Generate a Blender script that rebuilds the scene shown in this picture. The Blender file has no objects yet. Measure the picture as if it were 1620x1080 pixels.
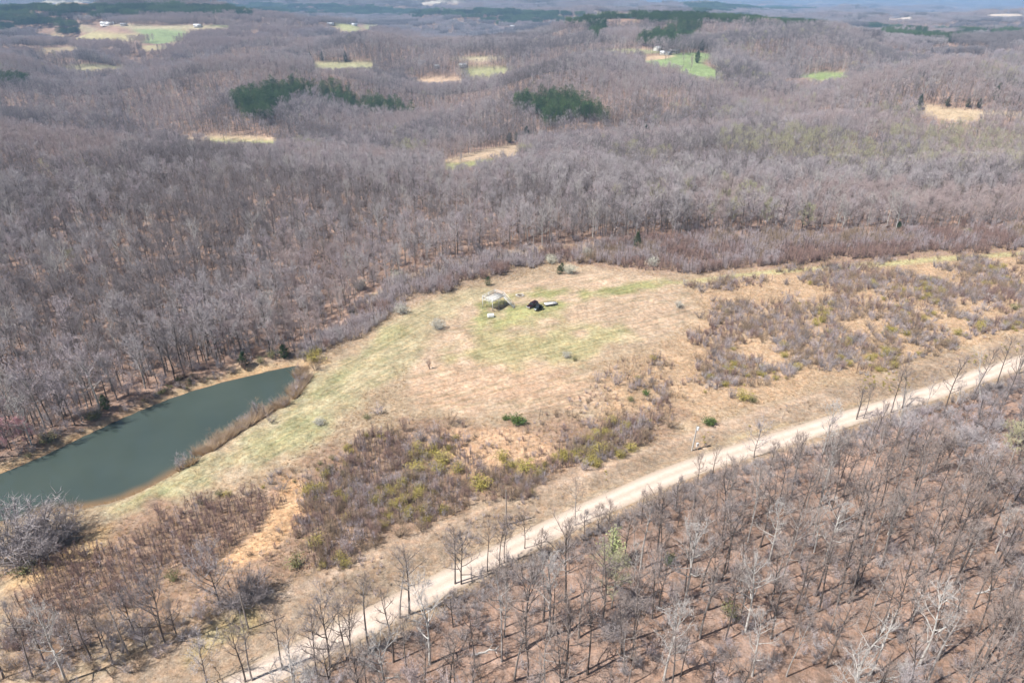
import bpy, math, random
import numpy as np
from mathutils import Vector, Matrix

R = math.radians
SC = bpy.context.scene
COL = SC.collection

# ------------------------------------------------------------------ camera, sky, sun, exposure
CAM_H, PITCH, F = 100.0, 27.3, 1080.0          # metres, degrees, focal length in photo pixels (1620 wide)
cam = bpy.data.cameras.new('camera')
cam.lens, cam.sensor_width = 24.0, 36.0
cam.clip_start, cam.clip_end = 1.0, 60000.0
camo = bpy.data.objects.new('camera', cam)
camo.location = (0, 0, CAM_H)
camo.rotation_euler = (R(90 - PITCH), 0, 0)
COL.objects.link(camo)
SC.camera = camo

SUN_EL = R(55)
sx, sy = -0.90, -0.44
n_ = math.hypot(sx, sy)
SUN_DIR = Vector((sx / n_ * math.cos(SUN_EL), sy / n_ * math.cos(SUN_EL), math.sin(SUN_EL)))

world = bpy.data.worlds.new('World')
SC.world = world
world.use_nodes = True
nt = world.node_tree
nt.nodes.clear()
sky = nt.nodes.new('ShaderNodeTexSky')
sky.sky_type = 'NISHITA'
sky.sun_disc = False
sky.sun_elevation = SUN_EL
sky.sun_rotation = math.atan2(sx, sy)
sky.altitude = 200
bg = nt.nodes.new('ShaderNodeBackground')
bg.inputs['Strength'].default_value = 0.062
wo = nt.nodes.new('ShaderNodeOutputWorld')
nt.links.new(sky.outputs[0], bg.inputs[0])
nt.links.new(bg.outputs[0], wo.inputs[0])

sl = bpy.data.lights.new('sun', 'SUN')
sl.energy = 5.0
sl.angle = R(0.53)
sl.color = (1.0, 0.968, 0.92)
slo = bpy.data.objects.new('sun', sl)
slo.rotation_euler = (-SUN_DIR).to_track_quat('-Z', 'Y').to_euler()
slo.location = (-200, -100, 300)
COL.objects.link(slo)

SC.view_settings.view_transform = 'Standard'
SC.view_settings.look = 'None'
SC.view_settings.gamma = 1.0
SC.view_settings.use_curve_mapping = False
SC.view_settings.exposure = 0.62
SC.cycles.max_bounces = 3
SC.cycles.diffuse_bounces = 1
SC.cycles.glossy_bounces = 2
SC.cycles.transmission_bounces = 2
SC.cycles.volume_bounces = 0
SC.cycles.transparent_max_bounces = 8
SC.cycles.use_adaptive_sampling = True
SC.cycles.adaptive_threshold = 0.035
SC.cycles.adaptive_min_samples = 32
SC.cycles.use_denoising = True
SC.cycles.sample_clamp_indirect = 6
SC.cycles.caustics_reflective = False
SC.cycles.caustics_refractive = False
SC.cycles.seed = 3
HAZE = 1.3e-4        # per metre

# ------------------------------------------------------------------ noise and geometry helpers
_tab = np.random.RandomState(11).rand(256, 256)


def vnoise(x, y, s, seed=0):
    """smooth value noise in 0..1, cell size s"""
    x = np.asarray(x, float) / s + seed * 37.31
    y = np.asarray(y, float) / s + seed * 91.7
    xi, yi = np.floor(x), np.floor(y)
    fx, fy = x - xi, y - yi
    fx = fx * fx * fx * (fx * (fx * 6 - 15) + 10)
    fy = fy * fy * fy * (fy * (fy * 6 - 15) + 10)
    xi = xi.astype(int) & 255
    yi = yi.astype(int) & 255
    x1, y1 = (xi + 1) & 255, (yi + 1) & 255
    return ((_tab[xi, yi] * (1 - fx) + _tab[x1, yi] * fx) * (1 - fy)
            + (_tab[xi, y1] * (1 - fx) + _tab[x1, y1] * fx) * fy)


def fbm(x, y, s, seed=0, o=3):
    v, a, t = 0, 1.0, 0
    for k in range(o):
        v = v + a * vnoise(x, y, s / 2 ** k, seed + k)
        t += a
        a *= 0.5
    return v / t


def sstep(a, b, v):
    t = np.clip((np.asarray(v, float) - a) / (b - a), 0, 1)
    return t * t * (3 - 2 * t)


cp, sp_ = math.cos(R(PITCH)), math.sin(R(PITCH))


def ray(px, py):
    u, v = (np.asarray(px, float) - 810) / F, (540 - np.asarray(py, float)) / F
    return u, cp + v * sp_, -sp_ + v * cp          # x, y, z


def project(x, y, z):
    dz = z - CAM_H
    dep = y * cp - dz * sp_
    dep = np.where(dep < 1, 1, dep)
    return 810 + F * x / dep, 540 - F * (y * sp_ + dz * cp) / dep


def on_plane(px, py, z):
    dx, dy, dz = ray(px, py)
    t = (z - CAM_H) / dz
    return dx * t, dy * t


def seg_dist(x, y, poly, closed=True):
    x = np.asarray(x, float)
    y = np.asarray(y, float)
    d = np.full(x.shape, 1e9)
    n = len(poly)
    for i in range(n if closed else n - 1):
        ax, ay = poly[i]
        bx, by = poly[(i + 1) % n]
        vx, vy = bx - ax, by - ay
        L = vx * vx + vy * vy + 1e-12
        t = np.clip(((x - ax) * vx + (y - ay) * vy) / L, 0, 1)
        d = np.minimum(d, np.hypot(x - ax - t * vx, y - ay - t * vy))
    return d


def inside(x, y, poly):
    x = np.asarray(x, float)
    y = np.asarray(y, float)
    c = np.zeros(x.shape, bool)
    n = len(poly)
    for i in range(n):
        ax, ay = poly[i]
        bx, by = poly[(i + 1) % n]
        if ay == by:
            continue
        m = ((ay > y) != (by > y)) & (x < (bx - ax) * (y - ay) / (by - ay) + ax)
        c ^= m
    return c


def sdist(x, y, poly):
    d = seg_dist(x, y, poly)
    return np.where(inside(x, y, poly), -d, d)


def sdist_box(x, y, poly, margin):
    """signed distance, evaluated only near the polygon"""
    p = np.array(poly)
    out = np.full(np.shape(x), 1e6)
    m = ((x > p[:, 0].min() - margin) & (x < p[:, 0].max() + margin)
         & (y > p[:, 1].min() - margin) & (y < p[:, 1].max() + margin))
    if m.any():
        out[m] = sdist(x[m], y[m], poly)
    return out


def smooth_poly(pts, it=2, closed=True):
    p = [np.array(q, float) for q in pts]
    for _ in range(it):
        q = []
        n = len(p)
        for i in range(n if closed else n - 1):
            a, b = p[i], p[(i + 1) % n]
            q += [a * .75 + b * .25, a * .25 + b * .75]
        if not closed:
            q = [p[0]] + q + [p[-1]]
        p = q
    return [tuple(v) for v in p]


# ------------------------------------------------------------------ terrain
WATER_Z = -2.6
POND_PX = [(-130, 800), (-60, 770), (0, 748), (60, 724), (130, 690), (200, 657), (290, 621), (370, 599), (440, 583), (462, 578), (471, 577), (477, 580), (481, 587), (483, 597),
           (480, 608), (464, 627), (440, 650), (405, 668), (370, 690), (330, 716), (290, 742), (245, 768), (195, 792), (135, 805), (80, 812), (20, 822), (-130, 850)]
POND = smooth_poly([on_plane(a, b, WATER_Z) for a, b in POND_PX], 1)
HILLS = [  # x, y, radius x, radius y, height
    (-335, 980, 190, 110, 30), (65, 965, 150, 100, 30), (-10, 660, 110, 60, 12), (610, 930, 230, 110, 20), (370, 1500, 330, 200, 40), (545, 1240, 190, 120, 26), (-1180, 2150, 700, 330, 62),
    (-480, 1450, 300, 130, 26), (-90, 1380, 260, 120, 22), (-720, 1050, 260, 120, 16), (-250, 560, 260, 60, 14), (330, 640, 240, 70, 12), (-2300, 5200, 2500, 900, 85),
    (300, 4800, 1400, 700, 70), (1300, 3300, 1100, 500, 42), (-1500, 3300, 900, 500, 50), (2600, 2600, 900, 500, 24), (300, 3000, 700, 420, 40), (900, 1900, 350, 160, 24), (-250, 2000, 420, 180, 24)]


def height(x, y):
    x = np.asarray(x, float)
    y = np.asarray(y, float)
    d = np.hypot(x, y)
    t = sstep(340, 640, y + 0.16 * x + 60 * (fbm(x, y, 160, 5) - .5))
    z = -36 * t
    z = z + sstep(330, 900, d) * 88 * (fbm(x, y, 620, 1, 3) - .5)
    z = z + sstep(380, 800, d) * 66 * (fbm(x, y * 1.5, 260, 14, 2) - .5)
    z = z + sstep(900, 2500, d) * 40 * (fbm(x, y, 1700, 9, 2) - .5)
    for hx, hy, rx, ry, hh in HILLS:
        z = z + hh * np.exp(-((x - hx) / rx) ** 2 - ((y - hy) / ry) ** 2)
    z = z - 55 * sstep(2500, 7000, d) * sstep(-0.5, 0.8, x / np.maximum(d, 1))
    z = z - 30 * sstep(3500, 9000, d)
    near = 1 - sstep(300, 420, d)
    z = z + near * 2.2 * (fbm(x, y, 75, 3, 2) - .5)
    # pond hollow, its bank, and the slope falling away behind the berm
    m = (x > -260) & (x < 40) & (y > 40) & (y < 330)
    if m.any():
        sd = np.full(x.shape, 1e6)
        sd[m] = sdist(x[m], y[m], POND)
        bank = np.where(sd < 0, WATER_Z - np.minimum(-sd * .25, 2.0), WATER_Z + np.where(sd < .8, sd * 1.1, np.minimum(.88 + (sd - .8) * .45, 2.2)))
        w = 1 - sstep(3, 22, sd)
        z = z * (1 - w) + bank * w
        far_side = sstep(4, 30, sd) * sstep(0, 10, (y - 158) - 0.62 * (x + 80)) * (1 - sstep(-75, -30, x)) * (1 - sstep(250, 330, y))
        z = z - 6.0 * far_side
    return z


def G(px, py):
    """where the sight line through a photo pixel meets the ground"""
    dx, dy, dz = ray(px, py)
    ts = np.geomspace(60, 26000, 420)
    for n in (24, 24, 12):
        g = CAM_H + dz * ts - height(dx * ts, dy * ts)
        k = max(int(np.argmax(g < 0)), 1) if (g < 0).any() else len(ts) - 1
        a, b, ga, gb = ts[k - 1], ts[k], g[k - 1], g[k]
        ts = np.linspace(a, b, n)
    t_ = a + (b - a) * float(np.clip(ga / (ga - gb + 1e-12), 0, 1))
    return float(dx * t_), float(dy * t_), float(height(np.array([dx * t_]), np.array([dy * t_]))[0])


def GW(pts):
    return [G(a, b)[:2] for a, b in pts]


def hz(x, y):
    return float(height(np.array([x]), np.array([y]))[0])


# road: centre line on the ground
ROAD_PX = [(210, 1200), (385, 1080), (560, 992), (710, 918), (858, 842), (985, 783), (1090, 738), (1215, 700), (1350, 659), (1475, 621), (1620, 570), (1790, 516), (2000, 455)]
ROAD = smooth_poly(GW(ROAD_PX), 2, closed=False)
ROAD_W = 5.9
ROAD_S = smooth_poly(GW([(a + 14, b + 16) for a, b in ROAD_PX]), 1, closed=False)

CLEARING = smooth_poly(GW([(-400, 850), (-200, 800), (0, 738), (60, 715), (130, 682), (200, 650), (290, 613), (370, 591), (440, 573), (500, 546), (548, 508), (570, 478), (600, 455), (650, 432), (720, 411),
                           (800, 397), (900, 387), (1000, 381), (1200, 373), (1400, 369), (1620, 362), (1900, 350), (2500, 345)]), 1, closed=False) \
    + smooth_poly(GW([(2500, 430), (2000, 470), (1790, 530), (1620, 588), (1475, 640), (1350, 678), (1215, 720), (1090, 762), (985, 808), (858, 870), (710, 945), (560, 1022), (440, 1085), (290, 1200)]), 1, closed=False) \
    + GW([(100, 1500), (-700, 1400)])

# ---- ground colour zones (real surface colours), each a patch on the ground: outline in photo pixels -> ground, colour, edge softness, ragged
LITTER = (.268, .192, .153)
TAN = (.415, .300, .205)
ZONES = [
    ('clearing', None, (.335, .268, .190), 3, 4),
    # orange dry brush ground on the right
    ('brush', [(1075, 445), (1250, 415), (1620, 385), (1900, 370), (2000, 440), (1620, 540), (1400, 590), (1150, 660), (1000, 680), (905, 640), (920, 590), (1000, 560), (1120, 500)], (.395, .290, .195), 6, 8),
    ('far_brush', [(820, 400), (1000, 385), (1300, 376), (1620, 366), (1620, 400), (1300, 420), (1080, 440), (940, 425)], (.29, .21, .165), 4, 5),
    ('left_brush', [(470, 575), (540, 520), (600, 470), (660, 440), (740, 415), (830, 402), (880, 420), (800, 436), (740, 450), (660, 478), (600, 520), (540, 560)], (.27, .21, .16), 4, 4),
    # mown tan knoll
    ('knoll', [(640, 640), (650, 560), (700, 500), (760, 458), (860, 430), (960, 426), (1050, 438), (1090, 460), (1110, 500), (1030, 550), (930, 580), (960, 650), (800, 660), (720, 660)], (.405, .318, .235), 6, 8),
    ('orange_knoll', [(640, 640), (700, 575), (850, 570), (940, 610), (950, 655), (820, 640), (730, 650)], (.415, .308, .220), 6, 8),
    ('left_bank', [(150, 830), (135, 806), (250, 768), (330, 718), (440, 652), (482, 605), (540, 556), (610, 512), (680, 476), (760, 452), (790, 450), (720, 500), (660, 560), (600, 600), (520, 680), (430, 740), (330, 775), (220, 815)], (.350, .312, .205), 4, 7),
    ('left_bank_green', [(180, 805), (300, 750), (420, 690), (500, 610), (560, 555), (620, 515), (640, 520), (560, 590), (500, 680), (400, 740), (260, 790)], (.300, .290, .168), 5, 9),
    ('field_green', [(745, 520), (735, 500), (750, 482), (790, 470), (850, 460), (930, 455), (1000, 452), (1060, 442), (1075, 450), (980, 468), (900, 478), (870, 500), (800, 520), (770, 540)], (.285, .290, .142), 4, 7),
    ('mid_green', [(700, 560), (740, 530), (850, 515), (960, 510), (1010, 530), (960, 558), (860, 566), (780, 576)], (.355, .325, .19), 6, 9),
    ('far_trail', [(1060, 446), (1200, 428), (1400, 414), (1620, 398), (1620, 404), (1400, 421), (1200, 436), (1080, 450)], (.40, .38, .21), 1.5, 1.5),
    # lower brush ground and the washed dirt path
    ('low_brush', [(0, 900), (150, 830), (300, 790), (450, 745), (560, 690), (640, 650), (800, 665), (960, 655), (1100, 640), (1060, 690), (900, 760), (700, 840), (500, 910), (300, 990), (0, 1080)], (.285, .205, .150), 4, 7),
    ('low_tan', [(700, 670), (850, 675), (900, 720), (820, 760), (720, 740), (660, 700)], (.47, .325, .215), 3, 6),
    ('dirt_path', [(440, 752), (470, 750), (490, 775), (470, 830), (420, 870), (370, 900), (350, 885), (400, 850), (440, 800)], (.50, .335, .20), 1.5, 3),
    ('dirt_patch', [(130, 850), (170, 825), (185, 835), (160, 860), (120, 890), (60, 920), (0, 945), (0, 920), (70, 895)], (.49, .36, .21), 1.5, 2.5),
    # verge between the brush and the road
    ('verge', [(60, 1120), (250, 1020), (420, 940), (600, 860), (820, 775), (960, 730), (1100, 680), (1300, 615), (1620, 530), (1800, 480), (1800, 510), (1620, 560), (1350, 645), (1090, 722), (860, 825), (700, 900), (550, 975), (360, 1080), (260, 1130)], (.305, .240, .178), 2.5, 3),
    ('track', [(60, 1115), (240, 1030), (420, 948), (600, 865), (820, 779), (960, 731), (1100, 681), (1300, 618), (1304, 624), (1100, 690), (960, 742), (820, 792), (600, 880), (420, 965), (240, 1048), (70, 1125)], (.385, .298, .225), 1.0, 1.2),
    ('verge_green', [(800, 850), (950, 780), (1090, 718), (1280, 665), (1400, 630), (1395, 640), (1280, 676), (1090, 730), (950, 793), (830, 852)], (.375, .315, .185), 2, 3),
    ('verge_green', [(350, 985), (400, 960), (420, 975), (370, 1010), (300, 1050), (290, 1035)], (.38, .32, .19), 2, 3),
    ('berm', [(-60, 760), (0, 738), (60, 712), (130, 680), (200, 647), (290, 612), (370, 590), (440, 574), (480, 570), (520, 566), (530, 578), (480, 584), (440, 582), (370, 598), (290, 621), (200, 657), (130, 690), (60, 724), (0, 748), (-60, 772)], (.45, .335, .20), 1.2, 1.2),
    ('road_shoulder', 'road', (.34, .275, .205), 1.0, 1.0),
]
# clearings, pastures and crop fields further away: outline in photo pixels (of what shows), colour
FIELDS = [
    ([(690, 264), (715, 254), (770, 250), (800, 252), (760, 260), (715, 268)], (.30, .31, .16)),
    ([(282, 222), (340, 218), (410, 219), (442, 222), (436, 227), (380, 225), (300, 225)], (.47, .38, .26)),
    ([(330, 225), (438, 226), (436, 230), (360, 229)], (.27, .32, .14)),
    ([(700, 256), (760, 240), (805, 229), (826, 232), (815, 248), (770, 250), (730, 256)], (.47, .375, .27)),
    ([(1443, 164), (1500, 172), (1548, 177), (1540, 192), (1500, 191), (1465, 180)], (.48, .39, .27)),
    ([(1545, 176), (1600, 179), (1620, 182), (1620, 185), (1545, 182)], (.50, .42, .30)),
    ([(1255, 123), (1300, 113), (1335, 114), (1340, 122), (1290, 131)], (.25, .32, .14)),
    ([(1015, 92), (1060, 85), (1110, 82), (1135, 86), (1110, 92), (1105, 100), (1140, 118), (1130, 128), (1090, 122), (1075, 108), (1040, 104)], (.25, .335, .16)),
    ([(948, 79), (1000, 77), (1045, 80), (1055, 84), (1020, 86), (960, 84)], (.31, .32, .19)),
    ([(1020, 92), (1040, 88), (1060, 87), (1050, 93), (1022, 98)], (.50, .38, .27)),
    ([(215, 44), (270, 42), (290, 50), (290, 62), (250, 72), (235, 70), (232, 56)], (.24, .31, .165)),
    ([(125, 42), (200, 38), (290, 40), (340, 42), (330, 46), (280, 47), (210, 45), (140, 48)], (.38, .35, .24)),
    ([(85, 60), (140, 50), (215, 54), (228, 62), (200, 66), (120, 66)], (.38, .35, .20)),
    ([(30, 86), (70, 76), (120, 70), (125, 80), (60, 86)], (.34, .28, .19)),
    ([(230, 72), (262, 70), (275, 78), (235, 82)], (.40, .36, .22)),
    ([(340, 40), (480, 41), (480, 44), (350, 44)], (.32, .33, .20)),
    ([(535, 38), (590, 37), (597, 46), (560, 54), (545, 48)], (.36, .38, .20)),
    ([(488, 99), (540, 97), (588, 99), (586, 110), (540, 113), (495, 111)], (.33, .33, .20)),
    ([(370, 96), (420, 96), (440, 100), (400, 102)], (.34, .33, .22)),
    ([(105, 108), (170, 103), (195, 102), (190, 109), (140, 113)], (.40, .38, .24)),
    ([(735, 109), (770, 106), (808, 105), (800, 115), (770, 124), (740, 122)], (.31, .32, .18)),
    ([(640, 129), (680, 122), (720, 123), (735, 130), (690, 137)], (.46, .35, .25)),
    ([(720, 93), (760, 89), (795, 91), (760, 97)], (.42, .38, .26)),
    ([(940, 22), (1010, 18), (1015, 22), (950, 26)], (.50, .46, .36)),
    ([(1230, 8), (1290, 5), (1320, 7), (1260, 10)], (.62, .52, .40)),
    ([(1555, 22), (1600, 21), (1620, 25), (1620, 29), (1570, 26)], (.62, .54, .44)),
    ([(1395, 28), (1440, 26), (1450, 30), (1400, 32)], (.62, .56, .48)),
    ([(650, 4), (720, 2), (740, 5), (670, 7)], (.58, .55, .48)),
    ([(60, 4), (140, 2), (180, 6), (90, 10)], (.50, .46, .36)),
]
def slim_px(p):
    cy = sum(q[1] for q in p) / len(p)
    hh = max(q[1] for q in p) - min(q[1] for q in p)
    k = 1.0 if 210 < cy < 260 else .62 if hh < 20 else .85
    return [(q[0], cy + (q[1] - cy) * k) for q in p]


FIELDS = [(slim_px(p), tuple(.88 * v for v in c)) for p, c in FIELDS]
FIELD_W = [(GW(p), p, c) for p, c in FIELDS]
PINES = [  # dense conifer stands: outline in photo pixels, label
    ([(368, 176), (372, 157), (400, 150), (440, 140), (470, 137), (503, 144), (505, 155), (470, 162), (440, 175), (425, 190), (385, 190)], 'dark green pine stand on the knob above the tan strip field'),
    ([(510, 146), (530, 139), (556, 146), (556, 158), (590, 163), (655, 179), (650, 186), (600, 180), (545, 170), (510, 162)], 'thin dark pine stand trailing down to the right of a larger one'),
    ([(806, 170), (830, 160), (870, 155), (910, 158), (950, 176), (968, 188), (955, 192), (905, 186), (885, 196), (862, 198), (850, 182), (820, 176)], 'rounded dark green pine stand alone among the bare woods'),
    ([(-40, 32), (40, 30), (110, 28), (122, 52), (90, 58), (60, 46), (0, 56), (-40, 58)], 'dark pine plantation at the upper left edge beside the pasture'),
    ([(930, 52), (955, 42), (962, 50), (948, 62), (932, 60)], 'small dark pine patch below the long far pine belt'),
    ([(1000, 66), (1040, 58), (1080, 40), (1112, 42), (1108, 50), (1090, 68), (1062, 72)], 'dark pine stand on the slope behind the white farmhouse'),
    ([(-60, 14), (200, 10), (520, 8), (600, 12), (760, 20), (760, 30), (600, 24), (420, 22), (180, 26), (-60, 26)], 'long dark pine belt below the horizon at upper left'),
    ([(710, 22), (760, 14), (840, 20), (960, 24), (1180, 28), (1190, 38), (1060, 42), (920, 38), (800, 36), (720, 34)], 'long dark pine belt across the top centre'),
    ([(1080, 24), (1180, 26), (1300, 36), (1290, 42), (1200, 38), (1080, 36)], 'dark pine belt right of the top centre'),
    ([(1350, 40), (1500, 46), (1620, 48), (1620, 56), (1480, 50), (1360, 46)], 'narrow pine belt at the upper right'),
    ([(1400, 52), (1470, 54), (1520, 60), (1480, 66), (1410, 58)], 'short pine strip below the narrow belt at upper right'),
    ([(1080, 6), (1200, 10), (1300, 14), (1280, 18), (1100, 18)], 'faint blue pine belt under the horizon at right'),
    ([(0, 131), (30, 129), (58, 132), (40, 136), (0, 136)], 'small pine patch at the left edge among bare woods'),
]

# ground sheet: rings get coarser with distance
ang = np.concatenate([np.linspace(-100, -46, 46)[:-1], np.linspace(-46, 46, 520), np.linspace(46, 100, 46)[1:]])
rad = np.concatenate([np.linspace(12, 60, 16)[:-1], np.geomspace(60, 21000, 900)])
A, Rr = np.meshgrid(np.radians(ang), rad)
gx, gy = (Rr * np.sin(A)).ravel(), (Rr * np.cos(A)).ravel()


def micro_mask(x, y):
    return 1 - sstep(150, 420, np.hypot(x, y)) * .5


droad = np.full(gx.shape, 1e6)
_m = np.hypot(gx, gy) < 600
droad[_m] = seg_dist(gx[_m], gy[_m], ROAD, closed=False)
gz = height(gx, gy)
cl_sd = sdist_box(gx, gy, CLEARING, 30)
pond_sd = sdist_box(gx, gy, POND, 30)
rough = np.clip(1 - sstep(0, 1, pond_sd * 0), 0, 1)
bump = (fbm(gx, gy, 3.2, 21, 2) - .5) * .55 * sstep(4.0, 9, droad) * sstep(1, 6, pond_sd) * (np.hypot(gx, gy) < 700)
ditch = -0.55 * np.exp(-((droad - 5.2) / 1.3) ** 2) * (inside(gx, gy, CLEARING) | (cl_sd < 2))
gz = gz + bump + ditch - 0.10 * (1 - sstep(2.6, 3.6, droad))

col = np.empty((gx.size, 3))
n1 = fbm(gx, gy, 14, 31, 3)
n2 = fbm(gx, gy, 5, 35, 2)
col[:] = LITTER
litvar = .66 + .68 * fbm(gx, gy, 26, 41, 4)
col *= litvar[:, None]


def blend(w, c, var=.28):
    c = np.array(c)[None, :] * (1 - var / 2 + var * n2)[:, None]
    col[:] = col * (1 - w[:, None]) + c * w[:, None]


streak = np.zeros(gx.size)
bank_streak = np.zeros(gx.size)
for name, px, c, soft, rag in ZONES:
    if name == 'clearing':
        sd = cl_sd
    elif px == 'road':
        sd = droad - 3.9
    else:
        sd = sdist_box(gx, gy, smooth_poly(GW(px), 1), 40)
    w = 1 - sstep(-soft, soft, sd + (n1 - .5) * 2 * rag + (n2 - .5) * rag)
    if 'green' in name:
        w = w * sstep(.25, .62, fbm(gx, gy, 9, 47, 3) + .12)
    blend(w, c)
    if name.startswith('left_bank'):
        bank_streak = np.maximum(bank_streak, w)
        streak = streak * (1 - w)
    if name in ('knoll', 'field_green', 'mid_green', 'orange_knoll'):
        streak = np.maximum(streak, w)
    if name in ('brush', 'low_brush', 'verge'):
        streak = streak * (1 - w)
        bank_streak = bank_streak * (1 - w)
# orange and straw patches in the brushland
wb = 1 - sstep(-4, 4, cl_sd)
for wp, wc, k in FIELD_W:
    cy = np.mean([q[1] for q in wp])
    m = cy * .05
    sd = sdist_box(gx, gy, wp, m * 2)
    blend(1 - sstep(-m * .05, m * .25, sd), k, .16)
# sandy pond bed
blend(1 - sstep(-.6, .5, pond_sd), (.36, .24, .14), .2)

nr, na = len(rad), len(ang)
idx = np.arange(nr * na).reshape(nr, na)
faces = np.stack([idx[:-1, :-1], idx[:-1, 1:], idx[1:, 1:], idx[1:, :-1]], -1).reshape(-1, 4)


def mesh_np(name, verts, faces, smooth=False, mats=(), matidx=None):
    """faces: (n,3) or (n,4) array, or a list of such arrays"""
    me = bpy.data.meshes.new(name)
    fl = faces if isinstance(faces, list) else [faces]
    fl = [np.asarray(f, int) for f in fl if len(f)]
    verts = np.asarray(verts, np.float32)
    me.vertices.add(len(verts))
    me.vertices.foreach_set('co', verts.ravel())
    loops = np.concatenate([f.ravel() for f in fl]).astype(np.int32)
    tot = np.concatenate([np.full(len(f), f.shape[1]) for f in fl]).astype(np.int32)
    start = np.concatenate([[0], np.cumsum(tot)[:-1]]).astype(np.int32)
    me.loops.add(len(loops))
    me.loops.foreach_set('vertex_index', loops)
    me.polygons.add(len(tot))
    me.polygons.foreach_set('loop_start', start)
    me.polygons.foreach_set('loop_total', tot)
    if smooth:
        me.polygons.foreach_set('use_smooth', np.ones(len(tot), bool))
    for m in mats:
        me.materials.append(m)
    if matidx is not None:
        me.polygons.foreach_set('material_index', np.asarray(matidx, np.int32))
    me.update(calc_edges=True)
    me.validate()
    return me


def link(name, data, parent=None, loc=None, rz=0.0, scale=None):
    o = bpy.data.objects.new(name, data)
    COL.objects.link(o)
    if parent is not None:
        o.parent = parent
    if loc is not None:
        o.location = loc
    o.rotation_euler = (0, 0, rz)
    if scale is not None:
        o.scale = (scale,) * 3 if np.isscalar(scale) else scale
    return o


def thing(name, label, cat, loc=(0, 0, 0), rz=0.0, group=None, scale=None, data=None):
    o = link(name, data, None, loc, rz, scale)
    o['label'] = label
    o['category'] = cat
    if group:
        o['group'] = group
    return o


# ------------------------------------------------------------------ materials
def mat(name, rough=.9, spec=.2):
    m = bpy.data.materials.new(name)
    m.use_nodes = True
    b = m.node_tree.nodes['Principled BSDF']
    b.inputs['Roughness'].default_value = rough
    b.inputs['Specular IOR Level'].default_value = spec
    return m, m.node_tree, b


def noise_node(t, scale, detail=3, vec=None, rough=.6):
    n = t.nodes.new('ShaderNodeTexNoise')
    n.inputs['Scale'].default_value = scale
    n.inputs['Detail'].default_value = detail
    n.inputs['Roughness'].default_value = rough
    if vec is not None:
        t.links.new(vec, n.inputs['Vector'])
    return n


def ramp_node(t, fac, stops):
    r = t.nodes.new('ShaderNodeValToRGB')
    while len(r.color_ramp.elements) < len(stops):
        r.color_ramp.elements.new(.5)
    for e, (p, c) in zip(r.color_ramp.elements, stops):
        e.position = p
        e.color = (*c, 1) if len(c) == 3 else c
    t.links.new(fac, r.inputs[0])
    return r


def mixc(t, a, b, fac, mode='MIX'):
    m = t.nodes.new('ShaderNodeMix')
    m.data_type = 'RGBA'
    m.blend_type = mode
    for s, v in ((m.inputs[0], fac), (m.inputs[6], a), (m.inputs[7], b)):
        if hasattr(v, 'is_linked'):
            t.links.new(v, s)
        else:
            s.default_value = v if np.isscalar(v) else (*v, 1)
    return m.outputs[2]


def mathn(t, op, a, b):
    m = t.nodes.new('ShaderNodeMath')
    m.operation = op
    for s, v in ((m.inputs[0], a), (m.inputs[1], b)):
        if hasattr(v, 'is_linked'):
            t.links.new(v, s)
        else:
            s.default_value = v
    return m.outputs[0]


def rand_mat(name, c1, c2, rough=.9, noise=0.0, spec=.15, c3=None):
    """colour varies from thing to thing between c1 and c2"""
    m, t, b = mat(name, rough, spec)
    oi = t.nodes.new('ShaderNodeObjectInfo')
    stops = [(0, c1), (1, c2)] if c3 is None else [(0, c1), (.55, c2), (1, c3)]
    r = ramp_node(t, oi.outputs['Random'], stops)
    out = r.outputs[0]
    if noise:
        g = t.nodes.new('ShaderNodeTexCoord')
        nn = noise_node(t, noise, 3, g.outputs['Object'])
        rr = ramp_node(t, nn.outputs[0], [(.3, (.6, .6, .6)), (.7, (1.35, 1.35, 1.35))])
        out = mixc(t, out, rr.outputs[0], 1.0, 'MULTIPLY')
    t.links.new(out, b.inputs['Base Color'])
    return m


def flat_mat(name, c, rough=.6, metal=0.0, spec=.4, noise=6.0, amt=.25):
    m, t, b = mat(name, rough, spec)
    g = t.nodes.new('ShaderNodeTexCoord')
    nn = noise_node(t, noise, 4, g.outputs['Object'])
    lo, hi = [max(0, v * (1 - amt)) for v in c], [min(1, v * (1 + amt * .6)) for v in c]
    r = ramp_node(t, nn.outputs[0], [(.3, lo), (.7, hi)])
    t.links.new(r.outputs[0], b.inputs['Base Color'])
    b.inputs['Metallic'].default_value = metal
    return m


# ground
m_ground, t, b = mat('ground_surface', .95, .1)
vc = t.nodes.new('ShaderNodeAttribute')
vc.attribute_name = 'surface_colour'
geo = t.nodes.new('ShaderNodeNewGeometry')
pos = geo.outputs['Position']
c = vc.outputs['Color']
for s, lo, hi, d in ((.022, .86, 1.14, 3), (.9, .62, 1.36, 4), (.16, .78, 1.22, 3), (3.2, .74, 1.26, 2)):
    nn = noise_node(t, s, d, pos, .65)
    rr = ramp_node(t, nn.outputs[0], [(.28, (lo, lo * .99, lo * .97)), (.72, (hi, hi, hi * 1.01))])
    c = mixc(t, c, rr.outputs[0], 1.0, 'MULTIPLY')
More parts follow.
